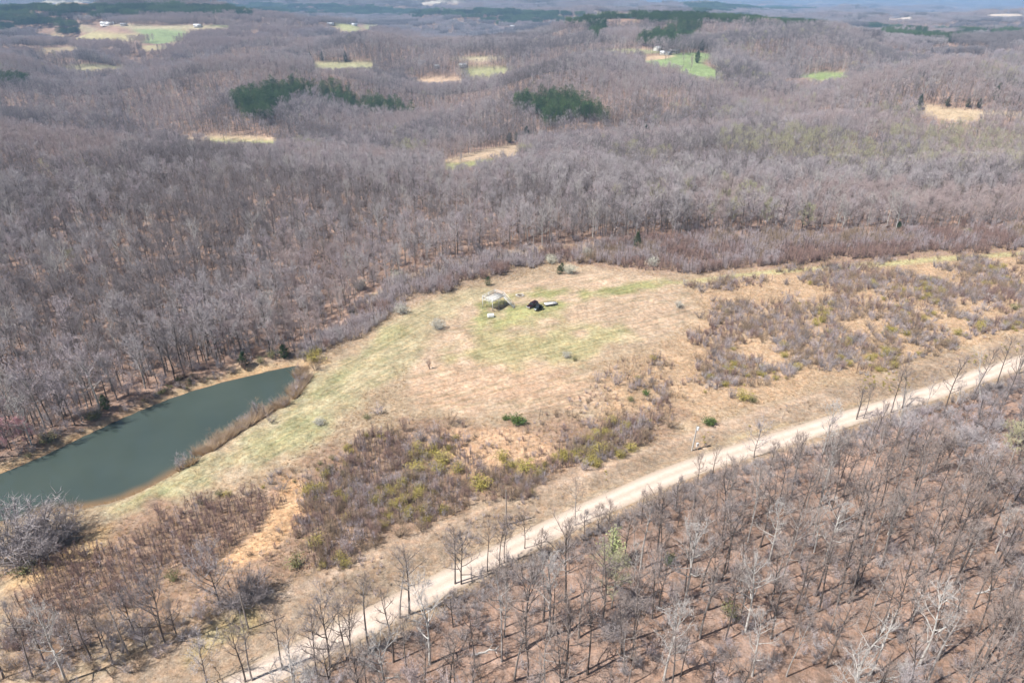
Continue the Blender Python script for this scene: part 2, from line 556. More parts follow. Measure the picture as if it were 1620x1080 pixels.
# mown swathes: noise stretched along the mowing direction
for attr_n, turn, amt in (('mown', -28, .6), ('bank_mown', -52, .55)):
    m0 = t.nodes.new('ShaderNodeMapping')
    m0.inputs['Rotation'].default_value = (0, 0, R(turn))
    t.links.new(pos, m0.inputs[0])
    mp = t.nodes.new('ShaderNodeMapping')
    mp.inputs['Scale'].default_value = (.045, .62, .1)
    t.links.new(m0.outputs[0], mp.inputs[0])
    nn = noise_node(t, 1.0, 4, mp.outputs[0], .62)
    rr = ramp_node(t, nn.outputs[0], [(.38, (.66, .72, .62)), (.49, (1, 1, 1)), (.60, (1.20, 1.14, 1.12))])
    st = t.nodes.new('ShaderNodeAttribute')
    st.attribute_name = attr_n
    c = mixc(t, c, rr.outputs[0], mathn(t, 'MULTIPLY', st.outputs['Fac'], amt), 'MULTIPLY')
# leaf litter and straw speckle
sc = noise_node(t, .55, 5, pos, .75)
rr = ramp_node(t, sc.outputs[0], [(.42, (1, 1, 1)), (.62, (1.16, .98, .84))])
c = mixc(t, c, rr.outputs[0], .7, 'MULTIPLY')
t.links.new(c, b.inputs['Base Color'])
bn = noise_node(t, 2.2, 5, pos, .7)
bp = t.nodes.new('ShaderNodeBump')
bp.inputs['Strength'].default_value = .7
bp.inputs['Distance'].default_value = .35
t.links.new(bn.outputs[0], bp.inputs['Height'])
t.links.new(bp.outputs[0], b.inputs['Normal'])

me = mesh_np('ground', np.stack([gx, gy, gz], 1), faces, True, [m_ground])
a_ = me.attributes.new('surface_colour', 'FLOAT_COLOR', 'POINT')
a_.data.foreach_set('color', np.concatenate([col, np.ones((len(col), 1))], 1).astype(np.float32).ravel())
a_ = me.attributes.new('mown', 'FLOAT', 'POINT')
a_.data.foreach_set('value', streak.astype(np.float32))
a_ = me.attributes.new('bank_mown', 'FLOAT', 'POINT')
a_.data.foreach_set('value', bank_streak.astype(np.float32))
ground = link('ground', me)
ground['kind'] = 'structure'

# gravel road
m_road, t, b = mat('gravel', .95, .15)
g = t.nodes.new('ShaderNodeNewGeometry')
tc = t.nodes.new('ShaderNodeUVMap')
n_a = noise_node(t, .35, 4, g.outputs['Position'])
n_b = noise_node(t, 4.0, 4, g.outputs['Position'])
sepn = t.nodes.new('ShaderNodeSeparateXYZ')
t.links.new(tc.outputs[0], sepn.inputs[0])
r1 = ramp_node(t, n_a.outputs[0], [(.3, (.52, .418, .345)), (.7, (.615, .507, .428))])
r2 = ramp_node(t, n_b.outputs[0], [(.3, (.86, .86, .86)), (.7, (1.12, 1.12, 1.12))])
wig = mathn(t, 'ADD', sepn.outputs[0], mathn(t, 'MULTIPLY', mathn(t, 'SUBTRACT', n_a.outputs[0], .5), .12))
r3 = ramp_node(t, wig, [(0, (.70, .68, .62)), (.12, (.86, .84, .80)), (.30, (1.07, 1.07, 1.07)), (.5, (.88, .87, .84)), (.70, (1.07, 1.07, 1.07)), (.88, (.86, .84, .80)), (1, (.70, .68, .62))])
c = mixc(t, mixc(t, r1.outputs[0], r2.outputs[0], 1, 'MULTIPLY'), r3.outputs[0], 1, 'MULTIPLY')
t.links.new(c, b.inputs['Base Color'])
rp = []
for i in range(len(ROAD) - 1):
    a0, a1 = np.array(ROAD[i]), np.array(ROAD[i + 1])
    k = max(1, int(np.linalg.norm(a1 - a0) / 1.5))
    rp += [a0 + (a1 - a0) * j / k for j in range(k)]
rp = np.array(rp)
tg = np.gradient(rp, axis=0)
tg /= np.linalg.norm(tg, axis=1)[:, None]
nm = np.stack([-tg[:, 1], tg[:, 0]], 1)
us = np.linspace(-1, 1, 9)
edge = (fbm(np.arange(len(rp)) * 1.5, 0 * rp[:, 0], 9, 3, 2) - .5) * .7
rv = []
for j, u in enumerate(us):
    hw = ROAD_W / 2 + edge * (1 if u > 0 else -.8)
    p = rp + nm * (u * hw)[:, None]
    # rests 2 cm over the graded bed, camber 8 cm
    rv.append(np.concatenate([p, (height(p[:, 0], p[:, 1]) - .10 + .035 + .06 * (1 - u * u))[:, None]], 1))
rv = np.stack(rv, 1)
nl = len(rp)
ri = np.arange(nl * 9).reshape(nl, 9)
rf = np.stack([ri[:-1, :-1], ri[:-1, 1:], ri[1:, 1:], ri[1:, :-1]], -1).reshape(-1, 4)[:, ::-1]
me = mesh_np('gravel_road', rv.reshape(-1, 3), rf, True, [m_road])
uv = me.uv_layers.new(name='UVMap')
lv = np.empty(len(me.loops), np.int32)
me.loops.foreach_get('vertex_index', lv)
uvv = np.stack([(us[lv % 9] + 1) / 2, (lv // 9) * .1], 1).astype(np.float32)
uv.data.foreach_set('uv', uvv.ravel())
road = link('gravel_road', me)
road['kind'] = 'structure'

# pond water
m_water, t, b = mat('pond_water', .06, .5)
at = t.nodes.new('ShaderNodeAttribute')
at.attribute_name = 'shallow'
g = t.nodes.new('ShaderNodeNewGeometry')
nn = noise_node(t, .05, 3, g.outputs['Position'])
r1 = ramp_node(t, nn.outputs[0], [(.3, (.047, .064, .056)), (.7, (.060, .079, .068))])
c = mixc(t, r1.outputs[0], (.29, .165, .075), at.outputs['Fac'])
t.links.new(c, b.inputs['Base Color'])
n2_ = noise_node(t, 1.6, 3, g.outputs['Position'])
bp = t.nodes.new('ShaderNodeBump')
bp.inputs['Strength'].default_value = .03
bp.inputs['Distance'].default_value = .1
t.links.new(n2_.outputs[0], bp.inputs['Height'])
t.links.new(bp.outputs[0], b.inputs['Normal'])
b.inputs['IOR'].default_value = 1.33
P = np.array(POND)
xs, ys = np.arange(P[:, 0].min() - 2, P[:, 0].max() + 3, 1.0), np.arange(P[:, 1].min() - 2, P[:, 1].max() + 3, 1.0)
X, Y = np.meshgrid(xs, ys)
sdw = sdist(X.ravel(), Y.ravel(), POND)
keep = (sdw.reshape(X.shape) < 2.2)
wi = np.arange(X.size).reshape(X.shape)
wf = np.stack([wi[:-1, :-1], wi[:-1, 1:], wi[1:, 1:], wi[1:, :-1]], -1).reshape(-1, 4)
kf = keep.ravel()[wf].all(1)
wf = wf[kf]
used = np.unique(wf)
remap = np.full(X.size, -1)
remap[used] = np.arange(len(used))
me = mesh_np('pond_water', np.stack([X.ravel()[used], Y.ravel()[used], np.full(len(used), WATER_Z)], 1), remap[wf], True, [m_water])
a_ = me.attributes.new('shallow', 'FLOAT', 'POINT')
# silty shallows: along the near shore the bed shelves slowly
pxw, pyw = project(X.ravel()[used], Y.ravel()[used], WATER_Z)
near_sh = seg_dist(X.ravel()[used], Y.ravel()[used], [on_plane(a, c_, WATER_Z) for a, c_ in ((60, 815), (135, 806), (195, 793), (245, 769), (290, 743))], closed=False)
sh = np.maximum(.3 * sstep(-.8, .4, sdw[used]), (.62) * (1 - sstep(.3, 4.8, near_sh + 3 * (fbm(X.ravel()[used], Y.ravel()[used], 6, 8) - .5))))
a_.data.foreach_set('value', sh.astype(np.float32))
pond = link('pond_water', me)
pond['kind'] = 'structure'

# ------------------------------------------------------------------ plant builders
def norm(v):
    return v / (np.linalg.norm(v) + 1e-9)


class Geo:
    """collects tubes, ribbons and leaf faces into one mesh"""

    def __init__(s):
        s.v, s.q, s.t, s.n = [], [], [], 0

    def add(s, v, q=None, t=None):
        s.v.append(np.asarray(v, float))
        if q is not None and len(q):
            s.q.append(np.asarray(q) + s.n)
        if t is not None and len(t):
            s.t.append(np.asarray(t) + s.n)
        s.n += len(v)

    def tube(s, pts, rad, k):
        pts = np.asarray(pts, float)
        n = len(pts)
        tg = np.gradient(pts, axis=0)
        vs = []
        ref = np.array([.31, .95, .04])
        for i in range(n):
            d = norm(tg[i])
            a = norm(np.cross(d, ref))
            bb = np.cross(d, a)
            an = np.arange(k) * 2 * math.pi / k
            vs.append(pts[i] + rad[i] * (np.cos(an)[:, None] * a + np.sin(an)[:, None] * bb))
        idx = np.arange(n * k).reshape(n, k)
        nx = np.roll(idx, -1, axis=1)
        q = np.stack([idx[:-1], nx[:-1], nx[1:], idx[1:]], -1).reshape(-1, 4)
        s.add(np.concatenate(vs), q)

    def slivers(s, p0, p1, w, rng):
        """thin tapering triangles from p0 to p1 (arrays)"""
        p0, p1 = np.asarray(p0), np.asarray(p1)
        n = len(p0)
        if n == 0:
            return
        d = p1 - p0
        r = rng.normal(size=(n, 3))
        side = np.cross(d, r)
        side /= np.linalg.norm(side, axis=1)[:, None] + 1e-9
        w = np.broadcast_to(np.asarray(w), (n,))[:, None]
        v = np.stack([p0 - side * w / 2, p0 + side * w / 2, p1], 1).reshape(-1, 3)
        s.add(v, None, np.arange(n * 3).reshape(n, 3))

    def leaves(s, c, size, rng, up=0.0, asp=.6):
        c = np.asarray(c)
        n = len(c)
        a = rng.normal(size=(n, 3))
        a[:, 2] += up
        a /= np.linalg.norm(a, axis=1)[:, None]
        b_ = np.cross(a, rng.normal(size=(n, 3)))
        b_ /= np.linalg.norm(b_, axis=1)[:, None]
        sz = np.broadcast_to(np.asarray(size), (n,))[:, None] * (.6 + .8 * rng.random((n, 1)))
        v = np.stack([c - a * sz, c + b_ * sz * asp, c + a * sz, c - b_ * sz * asp], 1).reshape(-1, 3)
        s.add(v, np.arange(n * 4).reshape(n, 4))

    def mesh(s, name, m, smooth=False):
        fl = []
        if s.q:
            fl.append(np.concatenate(s.q))
        if s.t:
            fl.append(np.concatenate(s.t))
        return mesh_np(name, np.concatenate(s.v), fl, smooth, [m])


def bent(p0, d, L, n, up, jit, rng):
    """a branch path: starts at p0 along d, bends upward"""
    pts = [np.array(p0, float)]
    d = norm(d)
    for i in range(n):
        d = norm(d + np.array([0, 0, up]) + rng.normal(size=3) * jit)
        pts.append(pts[-1] + d * L / n)
    return np.array(pts)


def gen_tree(seed, H, cb, spread, nl=12, n2=6, n3=6, n4=4, tw=.030, lean=0.0, trunk_r=None, fork=False, upb=.12, low=.55):
    """bare broadleaf tree: returns (trunk+limbs Geo, twigs Geo)"""
    rng = np.random.RandomState(seed)
    T, C = Geo(), Geo()
    r0 = trunk_r or H * .0118
    nt_ = 9
    la = rng.random() * 6.28
    pts = []
    for i in range(nt_ + 1):
        f = i / nt_
        pts.append([lean * math.cos(la) * H * f * f + .010 * H * math.sin(f * 5 + seed), lean * math.sin(la) * H * f * f + .010 * H * math.cos(f * 4.2 + 2 * seed) - .010 * H * math.cos(2 * seed), -.5 + (H * .93 + .5) * f])
    pts = np.array(pts)
    rads = r0 * (1 - np.linspace(0, 1, nt_ + 1)) ** .75 + .02
    rads[0] *= 1.35
    T.tube(pts, rads, 6)

    def at(f):
        k = min(int(f * nt_), nt_ - 1)
        return pts[k] + (pts[k + 1] - pts[k]) * (f * nt_ - k), rads[k] + (rads[k + 1] - rads[k]) * (f * nt_ - k)
    tw0, tw1, tww = [], [], []
    az = rng.random() * 6.28
    for i in range(nl):
        u = (i + rng.random() * .8) / nl
        f = cb + (.97 - cb) * u ** .9
        p, r = at(f)
        az += 2.4 + rng.normal() * .5
        el = R(18 + 50 * u + rng.normal() * 9)
        prof = (low + (1 - low) * math.sin(min(1, u * 1.25 + .12) * math.pi * .5)) if u < .55 else (1.02 - .62 * ((u - .55) / .45) ** 1.5)
        L = spread * prof * (.82 + .36 * rng.random())
        d = np.array([math.cos(az) * math.cos(el), math.sin(az) * math.cos(el), math.sin(el)])
        bp_ = bent(p, d, L, 5, upb, .13, rng)
        lr = min(r * .62, .05 + L * .022)
        T.tube(bp_, lr * (1 - np.linspace(0, 1, 6)) ** .8 + .012, 4)
        for j in range(n2):
            s = .28 + .72 * (j + rng.random()) / n2
            k = min(int(s * 5), 4)
            q = bp_[k] + (bp_[k + 1] - bp_[k]) * (s * 5 - k)
            ld = norm(bp_[k + 1] - bp_[k])
            dd = norm(ld * .75 + rng.normal(size=3) * .55 + np.array([0, 0, .28]))
            L2 = L * (.30 + .22 * rng.random()) * (1.15 - .35 * s)
            b2 = bent(q, dd, L2, 3, .10, .14, rng)
            C.tube(b2, np.array([.034, .026, .018, .009]) * (.7 + L2 * .25), 3)
            for m_ in range(n3):
                s3 = .2 + .8 * (m_ + rng.random()) / n3
                k3 = min(int(s3 * 3), 2)
                q3 = b2[k3] + (b2[k3 + 1] - b2[k3]) * (s3 * 3 - k3)
                d3 = norm(norm(b2[k3 + 1] - b2[k3]) * .7 + rng.normal(size=3) * .55 + np.array([0, 0, .3]))
                L3 = (.5 + .5 * rng.random()) * (.45 + L2 * .34)
                e3 = q3 + d3 * L3
                tw0.append(q3); tw1.append(e3); tww.append(tw * 1.35)
                for _ in range(n4):
                    s4 = .25 + .75 * rng.random()
                    q4 = q3 + (e3 - q3) * s4
                    d4 = norm(d3 * .7 + rng.normal(size=3) * .6 + np.array([0, 0, .25]))
                    tw0.append(q4); tw1.append(q4 + d4 * (.35 + .45 * rng.random()) * (.55 + .4 * L3)); tww.append(tw)
    C.slivers(np.array(tw0), np.array(tw1), np.array(tww), rng)
    return T, C


def merge(geos, mats, name, maps=None):
    """several Geos, one material each, in one mesh"""
    v, q, t, mq, mt, n = [], [], [], [], [], 0
    for gi, g in enumerate(geos):
        vv = np.concatenate(g.v)
        v.append(vv)
        if g.q:
            f = np.concatenate(g.q) + n
            q.append(f); mq += [gi] * len(f)
        if g.t:
            f = np.concatenate(g.t) + n
            t.append(f); mt += [gi] * len(f)
        n += len(vv)
    fl = ([np.concatenate(q)] if q else []) + ([np.concatenate(t)] if t else [])
    return mesh_np(name, np.concatenate(v), fl, False, mats, mq + mt)


bark_grey = rand_mat('bark_grey', (.16, .135, .122), (.28, .25, .23), noise=3.0, c3=(.42, .385, .36))
bark_dark = rand_mat('bark_dark', (.095, .078, .069), (.165, .137, .122), noise=3.0)
bark_pale = rand_mat('bark_pale', (.44, .41, .38), (.58, .55, .51), noise=2.0)
twig_grey = rand_mat('twig_grey', (.395, .352, .352), (.525, .472, .470))
twig_mauve = rand_mat('twig_mauve', (.42, .352, .362), (.52, .445, .455))
twig_dark = rand_mat('twig_dark', (.245, .213, .211), (.335, .296, .293))
twig_rose = rand_mat('twig_rose', (.42, .33, .315), (.51, .415, .395))
twig_wood = rand_mat('twig_wood', (.26, .208, .182), (.38, .315, .282))
twig_pale = rand_mat('twig_pale', (.42, .38, .355), (.52, .48, .45))
twig_red = rand_mat('twig_red', (.30, .195, .170), (.38, .260, .225))
twig_brown = rand_mat('twig_brown', (.31, .225, .155), (.41, .305, .21))
bud_green = rand_mat('bud_green', (.41, .39, .25), (.50, .46, .29))
bud_pink = rand_mat('bud_pink', (.50, .27, .29), (.58, .34, .35))
straw = rand_mat('straw', (.46, .31, .18), (.60, .43, .25))
straw_pale = rand_mat('straw_pale', (.50, .38, .26), (.62, .49, .33))
grass_green = rand_mat('grass_green', (.24, .26, .09), (.34, .34, .13))
reed = rand_mat('reed', (.50, .37, .27), (.62, .48, .36))
needle_dark = rand_mat('needle_dark', (.028, .052, .024), (.050, .085, .036))
needle_pine = rand_mat('needle_pine', (.035, .070, .024), (.110, .170, .062))
leaf_green = rand_mat('leaf_green', (.085, .13, .038), (.125, .18, .055))
leaf_yellow = rand_mat('leaf_yellow', (.36, .30, .085), (.45, .37, .12))
leaf_pale = rand_mat('leaf_pale', (.42, .47, .20), (.48, .52, .24))
leaf_olive = rand_mat('leaf_olive', (.17, .165, .075), (.25, .235, .115))
blossom = rand_mat('blossom', (.54, .52, .41), (.64, .61, .49))
blossom_grey = rand_mat('blossom_grey', (.42, .40, .34), (.52, .49, .42))

# tree kinds: (trunk mesh, crown mesh, height), built once and shared
KIND = {}


def add_kind(key, geo, mt, mc, H):
    T, C = geo
    KIND[key] = (T.mesh('trunk_' + key, mt), C.mesh('crown_' + key, mc), H, (T, C, mt, mc))


for k in range(6):
    add_kind('forest%d' % k, gen_tree(100 + k, 15.5, .30 + .05 * (k % 3), 4.7 + .35 * (k % 4), nl=14, n2=7, n3=6, n4=3, tw=.045, lean=.03 * (k % 3)), [bark_grey, bark_dark][k % 2], [twig_grey, twig_mauve, twig_grey][k % 3], 15.5)
for k in range(3):
    add_kind('slim%d' % k, gen_tree(140 + k, 17, .42, 3.2, nl=13, n2=6, n3=6, n4=4, lean=.04 * k), bark_dark if k == 1 else bark_grey, twig_grey, 17)
for k in range(3):
    add_kind('spread%d' % k, gen_tree(160 + k, 13, .24, 6.0, nl=14, n2=7, n3=6, n4=4, lean=.03, upb=.10, low=.8), bark_dark if k != 1 else bark_grey, twig_dark if k == 0 else twig_grey, 13)
for k in range(3):
    add_kind('pale%d' % k, gen_tree(180 + k, 17, .32, 4.8, nl=14, n2=6, n3=6, n4=4, lean=.06), bark_pale, twig_pale, 17)
for k in range(2):
    add_kind('snag%d' % k, gen_tree(190 + k, 16, .45, 3.6, nl=9, n2=3, n3=2, n4=1, lean=.22, tw=.04), bark_pale, twig_pale, 16)
for k in range(2):
    add_kind('bud%d' % k, gen_tree(200 + k, 12, .30, 4.0, nl=13, n2=6, n3=6, n4=5, tw=.05), bark_grey, bud_green, 12)
add_kind('pink0', gen_tree(210, 7, .22, 3.0, nl=12, n2=6, n3=6, n4=4, tw=.045), bark_dark, bud_pink, 7)
for k in range(2):
    add_kind('small%d' % k, gen_tree(220 + k, 8, .22, 2.8, nl=11, n2=5, n3=6, n4=4, tw=.026), bark_dark, twig_dark if k else twig_wood, 8)


_wr = random.Random(9)
for k in range(10):
    cb_, spr = (.28, .45, .55, .35, .6, .4, .5, .3, .62, .45)[k], (4.6, 3.0, 2.6, 3.8, 2.4, 4.8, 3.4, 5.2, 2.8, 3.6)[k]
    add_kind('wood%d' % k, gen_tree(1230 + k, 16, cb_, spr, nl=11 + k % 4, n2=6, n3=5, n4=2, tw=.027, lean=(.02, .10, .03, .14, .05, .0, .08, .04, .17, .02)[k], trunk_r=.13 + .03 * (k % 3)), bark_dark if k % 2 else bark_grey, twig_wood, 16)


def bare_tree(key, x, y, H, rz, label, group=None, name='bare_tree', lean=None):
    tm, cm, h0, _ = KIND[key]
    s = H / h0
    o = thing(name, label, 'tree', (x, y, hz(x, y) - .1), rz, group, s)
    if lean:
        o.rotation_euler = (lean[0], lean[1], rz)
    link('trunk', tm, o)
    link('crown', cm, o)
    return o


# mass instancing for what nobody could count
def stuff(name, pts, rot, scl, idx, protos, label, cat):
    """one object: protos (meshes) set out on points"""
    if len(pts) == 0:
        return None
    me = bpy.data.meshes.new(name)
    me.vertices.add(len(pts))
    me.vertices.foreach_set('co', np.asarray(pts, np.float32).ravel())
    for nm_, ty, val in (('turn', 'FLOAT', rot), ('size', 'FLOAT', scl), ('pick', 'INT', idx)):
        a = me.attributes.new(nm_, ty, 'POINT')
        a.data.foreach_set('value', np.asarray(val, np.int32 if ty == 'INT' else np.float32))
    me.update()
    o = link(name, me)
    o['kind'] = 'stuff'
    o['label'] = label
    o['category'] = cat
    cl = bpy.data.collections.new(name + '_sources')
    for i, p in enumerate(protos):
        cl.objects.link(bpy.data.objects.new('%s_source_%02d' % (name, i), p))
    ng = bpy.data.node_groups.new(name, 'GeometryNodeTree')
    ng.interface.new_socket('Geometry', in_out='INPUT', socket_type='NodeSocketGeometry')
    ng.interface.new_socket('Geometry', in_out='OUTPUT', socket_type='NodeSocketGeometry')
    gi, go = ng.nodes.new('NodeGroupInput'), ng.nodes.new('NodeGroupOutput')
    ci = ng.nodes.new('GeometryNodeCollectionInfo')
    ci.inputs['Collection'].default_value = cl
    ci.inputs['Separate Children'].default_value = True
    ci.inputs['Reset Children'].default_value = True
    ip = ng.nodes.new('GeometryNodeInstanceOnPoints')
    ip.inputs['Pick Instance'].default_value = True

    def attr(nm_, ty):
        n = ng.nodes.new('GeometryNodeInputNamedAttribute')
        n.data_type = ty
        n.inputs['Name'].default_value = nm_
        return [s for s in n.outputs if s.enabled and s.name == 'Attribute'][0]
    cx = ng.nodes.new('ShaderNodeCombineXYZ')
    L = ng.links.new
    L(attr('turn', 'FLOAT'), cx.inputs['Z'])
    L(gi.outputs[0], ip.inputs['Points'])
    L(ci.outputs[0], ip.inputs['Instance'])
    L(attr('pick', 'INT'), ip.inputs['Instance Index'])
    L(cx.outputs[0], ip.inputs['Rotation'])
    L(attr('size', 'FLOAT'), ip.inputs['Scale'])
    L(ip.outputs[0], go.inputs[0])
    md = o.modifiers.new('scatter', 'NODES')
    md.node_group = ng
    return o


def jgrid(x0, x1, y0, y1, s, rng, jit=.9):
    xs_, ys_ = np.arange(x0, x1, s), np.arange(y0, y1, s)
    X_, Y_ = np.meshgrid(xs_, ys_)
    X_ = X_.ravel() + (rng.random(X_.size) - .5) * s * jit
    Y_ = Y_.ravel() + (rng.random(Y_.size) - .5) * s * jit
    return X_, Y_


# ------------------------------------------------------------------ forest layout
rng = np.random.RandomState(5)


def in_view(x, y, pad=25):
    return (np.abs(x) < y * .80 + pad) & (y > 42)


def blocked_far(x, y, z, h):
    """true where a tree would stand in, or hide, a far field or a conifer stand"""
    bad = np.zeros(len(x), bool)
    us_ = []
    jx, jy = 14 * (fbm(x, y, 45, 55, 2) - .5), 5 * (fbm(x, y, 40, 57, 2) - .5)
    for f in (0, .33, .66, .97):
        u0, v0 = project(x, y, z + h * f)
        us_.append((u0 + jx, v0 + jy))
    for wp, pp, c in FIELD_W:
        P_ = np.array(pp)
        for i, (u, v) in enumerate(us_):
            m = (u > P_[:, 0].min()) & (u < P_[:, 0].max()) & (v > P_[:, 1].min()) & (v < P_[:, 1].max()) & ~bad
            if m.any():
                k = np.where(m)[0]
                bad[k[inside(u[k], v[k], pp)]] = True
    return bad & (np.random.RandomState(77).rand(len(x)) > .012)


def in_pines(x, y, z, h):
    u, v = project(x, y, z + h * .5)
    u, v = u + 22 * (fbm(x, y, 40, 58, 2) - .5), v + 6 * (fbm(x, y, 35, 59, 2) - .5)
    out = np.full(len(x), -1)
    for i, (pp, l) in enumerate(PINES):
        out[(out < 0) & inside(u, v, pp)] = i
    return out


FAR = 1500.0
# single trees
X1, Y1 = jgrid(-1300, 1300, 44, FAR, 4.45, rng)
keep = in_view(X1, Y1) & (np.hypot(X1, Y1) < FAR)
X1, Y1 = X1[keep], Y1[keep]
dn = np.hypot(X1, Y1)
near = dn < 450
ok = np.ones(len(X1), bool)
k = np.where(near)[0]
sdc = sdist(X1[k], Y1[k], CLEARING)
dr_ = seg_dist(X1[k], Y1[k], ROAD, closed=False)
ok[k] = (sdc > .8) & (dr_ > 4.2) & (sdist(X1[k], Y1[k], POND) > 3)
thin = np.ones(len(X1))
thin[k] = np.where((X1[k] * .75 + 150 > Y1[k]) & (sdc > 0), np.where(X1[k] > 45, .95, .78), .95)      # the wood below the road is more open
ok &= rng.random(len(X1)) < thin * (.80 + .35 * (fbm(X1, Y1, 40, 61) > .42))
X1, Y1 = X1[ok], Y1[ok]
Z1 = height(X1, Y1)
H1 = (10.5 + 8.5 * rng.random(len(X1)) + 9 * (fbm(X1, Y1, 70, 63) - .5)) * np.where(rng.random(len(X1)) < .22, .68, 1.0)
k = np.where(np.hypot(X1, Y1) < 420)[0]
dr_ = seg_dist(X1[k], Y1[k], ROAD, closed=False)
below_ = Y1[k] < X1[k] * .75 + 150
H1[k] = np.where(below_ & (dr_ < 15), np.minimum(H1[k], 4 + dr_ * .45), H1[k])
cull = np.zeros(len(X1), bool)
cull[k] = below_ & (dr_ < 15) & (rng.random(len(k)) < .40)
X1, Y1, Z1, H1 = X1[~cull], Y1[~cull], Z1[~cull], H1[~cull]
pid = in_pines(X1, Y1, Z1, 12)
bad = blocked_far(X1, Y1, Z1, H1 * .9)
pine_pts = [[] for _ in PINES]
for i in range(len(PINES)):
    m = (pid == i) & ~bad
    pine_pts[i].append(np.stack([X1[m], Y1[m], Z1[m]], 1))
sel = (pid < 0) & ~bad
X1, Y1, Z1, H1 = X1[sel], Y1[sel], Z1[sel], H1[sel]

# trees one can single out near the camera: photo pixel of the foot, kind, height, label, group
W = 'bare grey tree in the open wood below the gravel road'
WG = 'bare trees of the wood below the road'
E = 'slim bare tree at the lower edge of the gravel road'
EG = 'bare trees lining the lower road edge'
L_ = 'bare tree in the lower left strip between brush and verge'
LG = 'bare trees of the lower left strip'
NEAR = [
    (103, 1078, 'pale0', 17, 'tall pale-barked tree in the lower left strip', None), (263, 1020, 'spread0', 14, 'dark wide-crowned tree at the verge, lower left strip', None),
    (145, 1043, 'wood7', 14, L_, LG), (163, 1023, 'small0', 9, L_, LG), (205, 1037, 'wood4', 15, L_, LG), (215, 1007, 'small1', 10, L_, LG), (282, 1008, 'small0', 8, L_, LG),
    (7, 1072, 'wood1', 15, L_, LG), (70, 1045, 'small0', 9, L_, LG), (52, 1070, 'wood8', 12, L_, LG), (180, 1050, 'small1', 8, L_, LG), (120, 1030, 'small0', 8, L_, LG), (235, 1030, 'small1', 8, L_, LG), (30, 1010, 'small1', 8, L_, LG),
    (350, 960, 'spread2', 13, 'bare spreading tree with pale limbs beside the dark bushy thicket', None),
    (328, 1079, 'spread1', 9, 'low spreading grey tree on the verge at the bottom edge', None),
    (388, 1078, 'wood5', 12, E, EG), (400, 1075, 'wood2', 13, E, EG), (448, 1057, 'wood9', 13, E, EG), (463, 1070, 'wood6', 12, E, EG), (503, 1070, 'wood3', 14, E, EG), (522, 1050, 'spread0', 14, 'dark crooked tree rising across the road, bottom left', None),
    (547, 1040, 'wood0', 14, E, EG), (559, 1043, 'wood7', 13, E, EG), (583, 1030, 'wood4', 17, E, EG), (623, 1047, 'wood1', 16, W, WG), (632, 977, 'wood8', 14, E, EG), (648, 970, 'wood5', 15, E, EG),
    (682, 1050, 'pale1', 19, 'pale tall tree just below the road at bottom centre-left', None), (720, 923, 'wood2', 14, E, EG), (730, 923, 'spread0', 11, E, EG), (772, 903, 'wood9', 12, E, EG), (790, 893, 'wood6', 12, E, EG), (797, 889, 'wood3', 11, E, EG),
    (910, 830, 'wood0', 12, E, EG), (830, 867, 'wood7', 9, E, EG), (647, 1077, 'wood4', 15, W, WG), (835, 1077, 'wood1', 16, W, WG), (813, 1077, 'wood8', 15, W, WG), (893, 1073, 'wood5', 18, W, WG),
    (917, 1007, 'wood2', 16, W, WG), (968, 963, 'bud0', 13, 'pale yellow-green budding tree below the road', None), (1030, 978, 'wood9', 16, W, WG), (1042, 963, 'spread0', 12, W, WG), (1050, 1077, 'pale2', 17, 'pale whitish tree at the bottom edge, centre-right', None),
    (1193, 723, 'spread1', 9, 'dark forked tree on the lower road edge left of the pale big one', None), (1300, 718, 'pale0', 15, 'big pale-limbed tree standing against the road, right of the pole', None),
    (1377, 713, 'wood6', 15, W, WG), (1417, 700, 'pale2', 15, 'pale slim tree leaning below the road at right', None), (1492, 653, 'wood3', 17, E, EG), (1452, 677, 'wood0', 15, E, EG), (1355, 663, 'wood7', 10, E, EG), (1366, 662, 'wood4', 11, E, EG),
    (1410, 652, 'wood1', 14, E, EG), (1428, 645, 'wood8', 13, E, EG), (1127, 757, 'wood5', 9, E, EG), (1103, 763, 'small0', 7, E, EG), (1240, 815, 'spread0', 9, W, WG),
    (1108, 1010, 'wood2', 17, W, WG), (1180, 1000, 'pale1', 17, 'pale wide tree leaning in the wood, bottom right of centre', None), (1293, 967, 'wood9', 17, W, WG), (1313, 1002, 'wood6', 13, 'stout grey tree in the bottom right wood', None),
    (1145, 868, 'spread2', 10, 'low rounded twiggy tree in the wood below the road', None), (1353, 1073, 'snag0', 17, 'white leaning snag with few branches at bottom right', None), (1377, 1067, 'snag1', 14, 'thinner white snag beside a leaning white one', None),
    (1307, 1058, 'wood3', 16, W, WG), (1443, 950, 'wood0', 17, W, WG), (1217, 887, 'pale0', 15, 'pale crooked tree below the road in the right wood', None), (1302, 893, 'pale1', 16, 'pale thick-limbed tree in the middle of the right wood', None),
    (1503, 882, 'wood7', 18, W, WG), (1600, 933, 'wood4', 19, W, WG), (1530, 1070, 'wood1', 18, W, WG), (1483, 1043, 'wood8', 17, W, WG), (1257, 970, 'wood5', 14, W, WG), (1190, 1070, 'pale2', 14, 'pale bushy tree cut by the bottom edge at right', None),
    (1610, 590, 'wood2', 17, E, EG), (1575, 610, 'wood9', 15, E, EG), (1540, 630, 'wood6', 15, E, EG), (1590, 640, 'wood3', 17, W, WG),
]
tree_pts = []
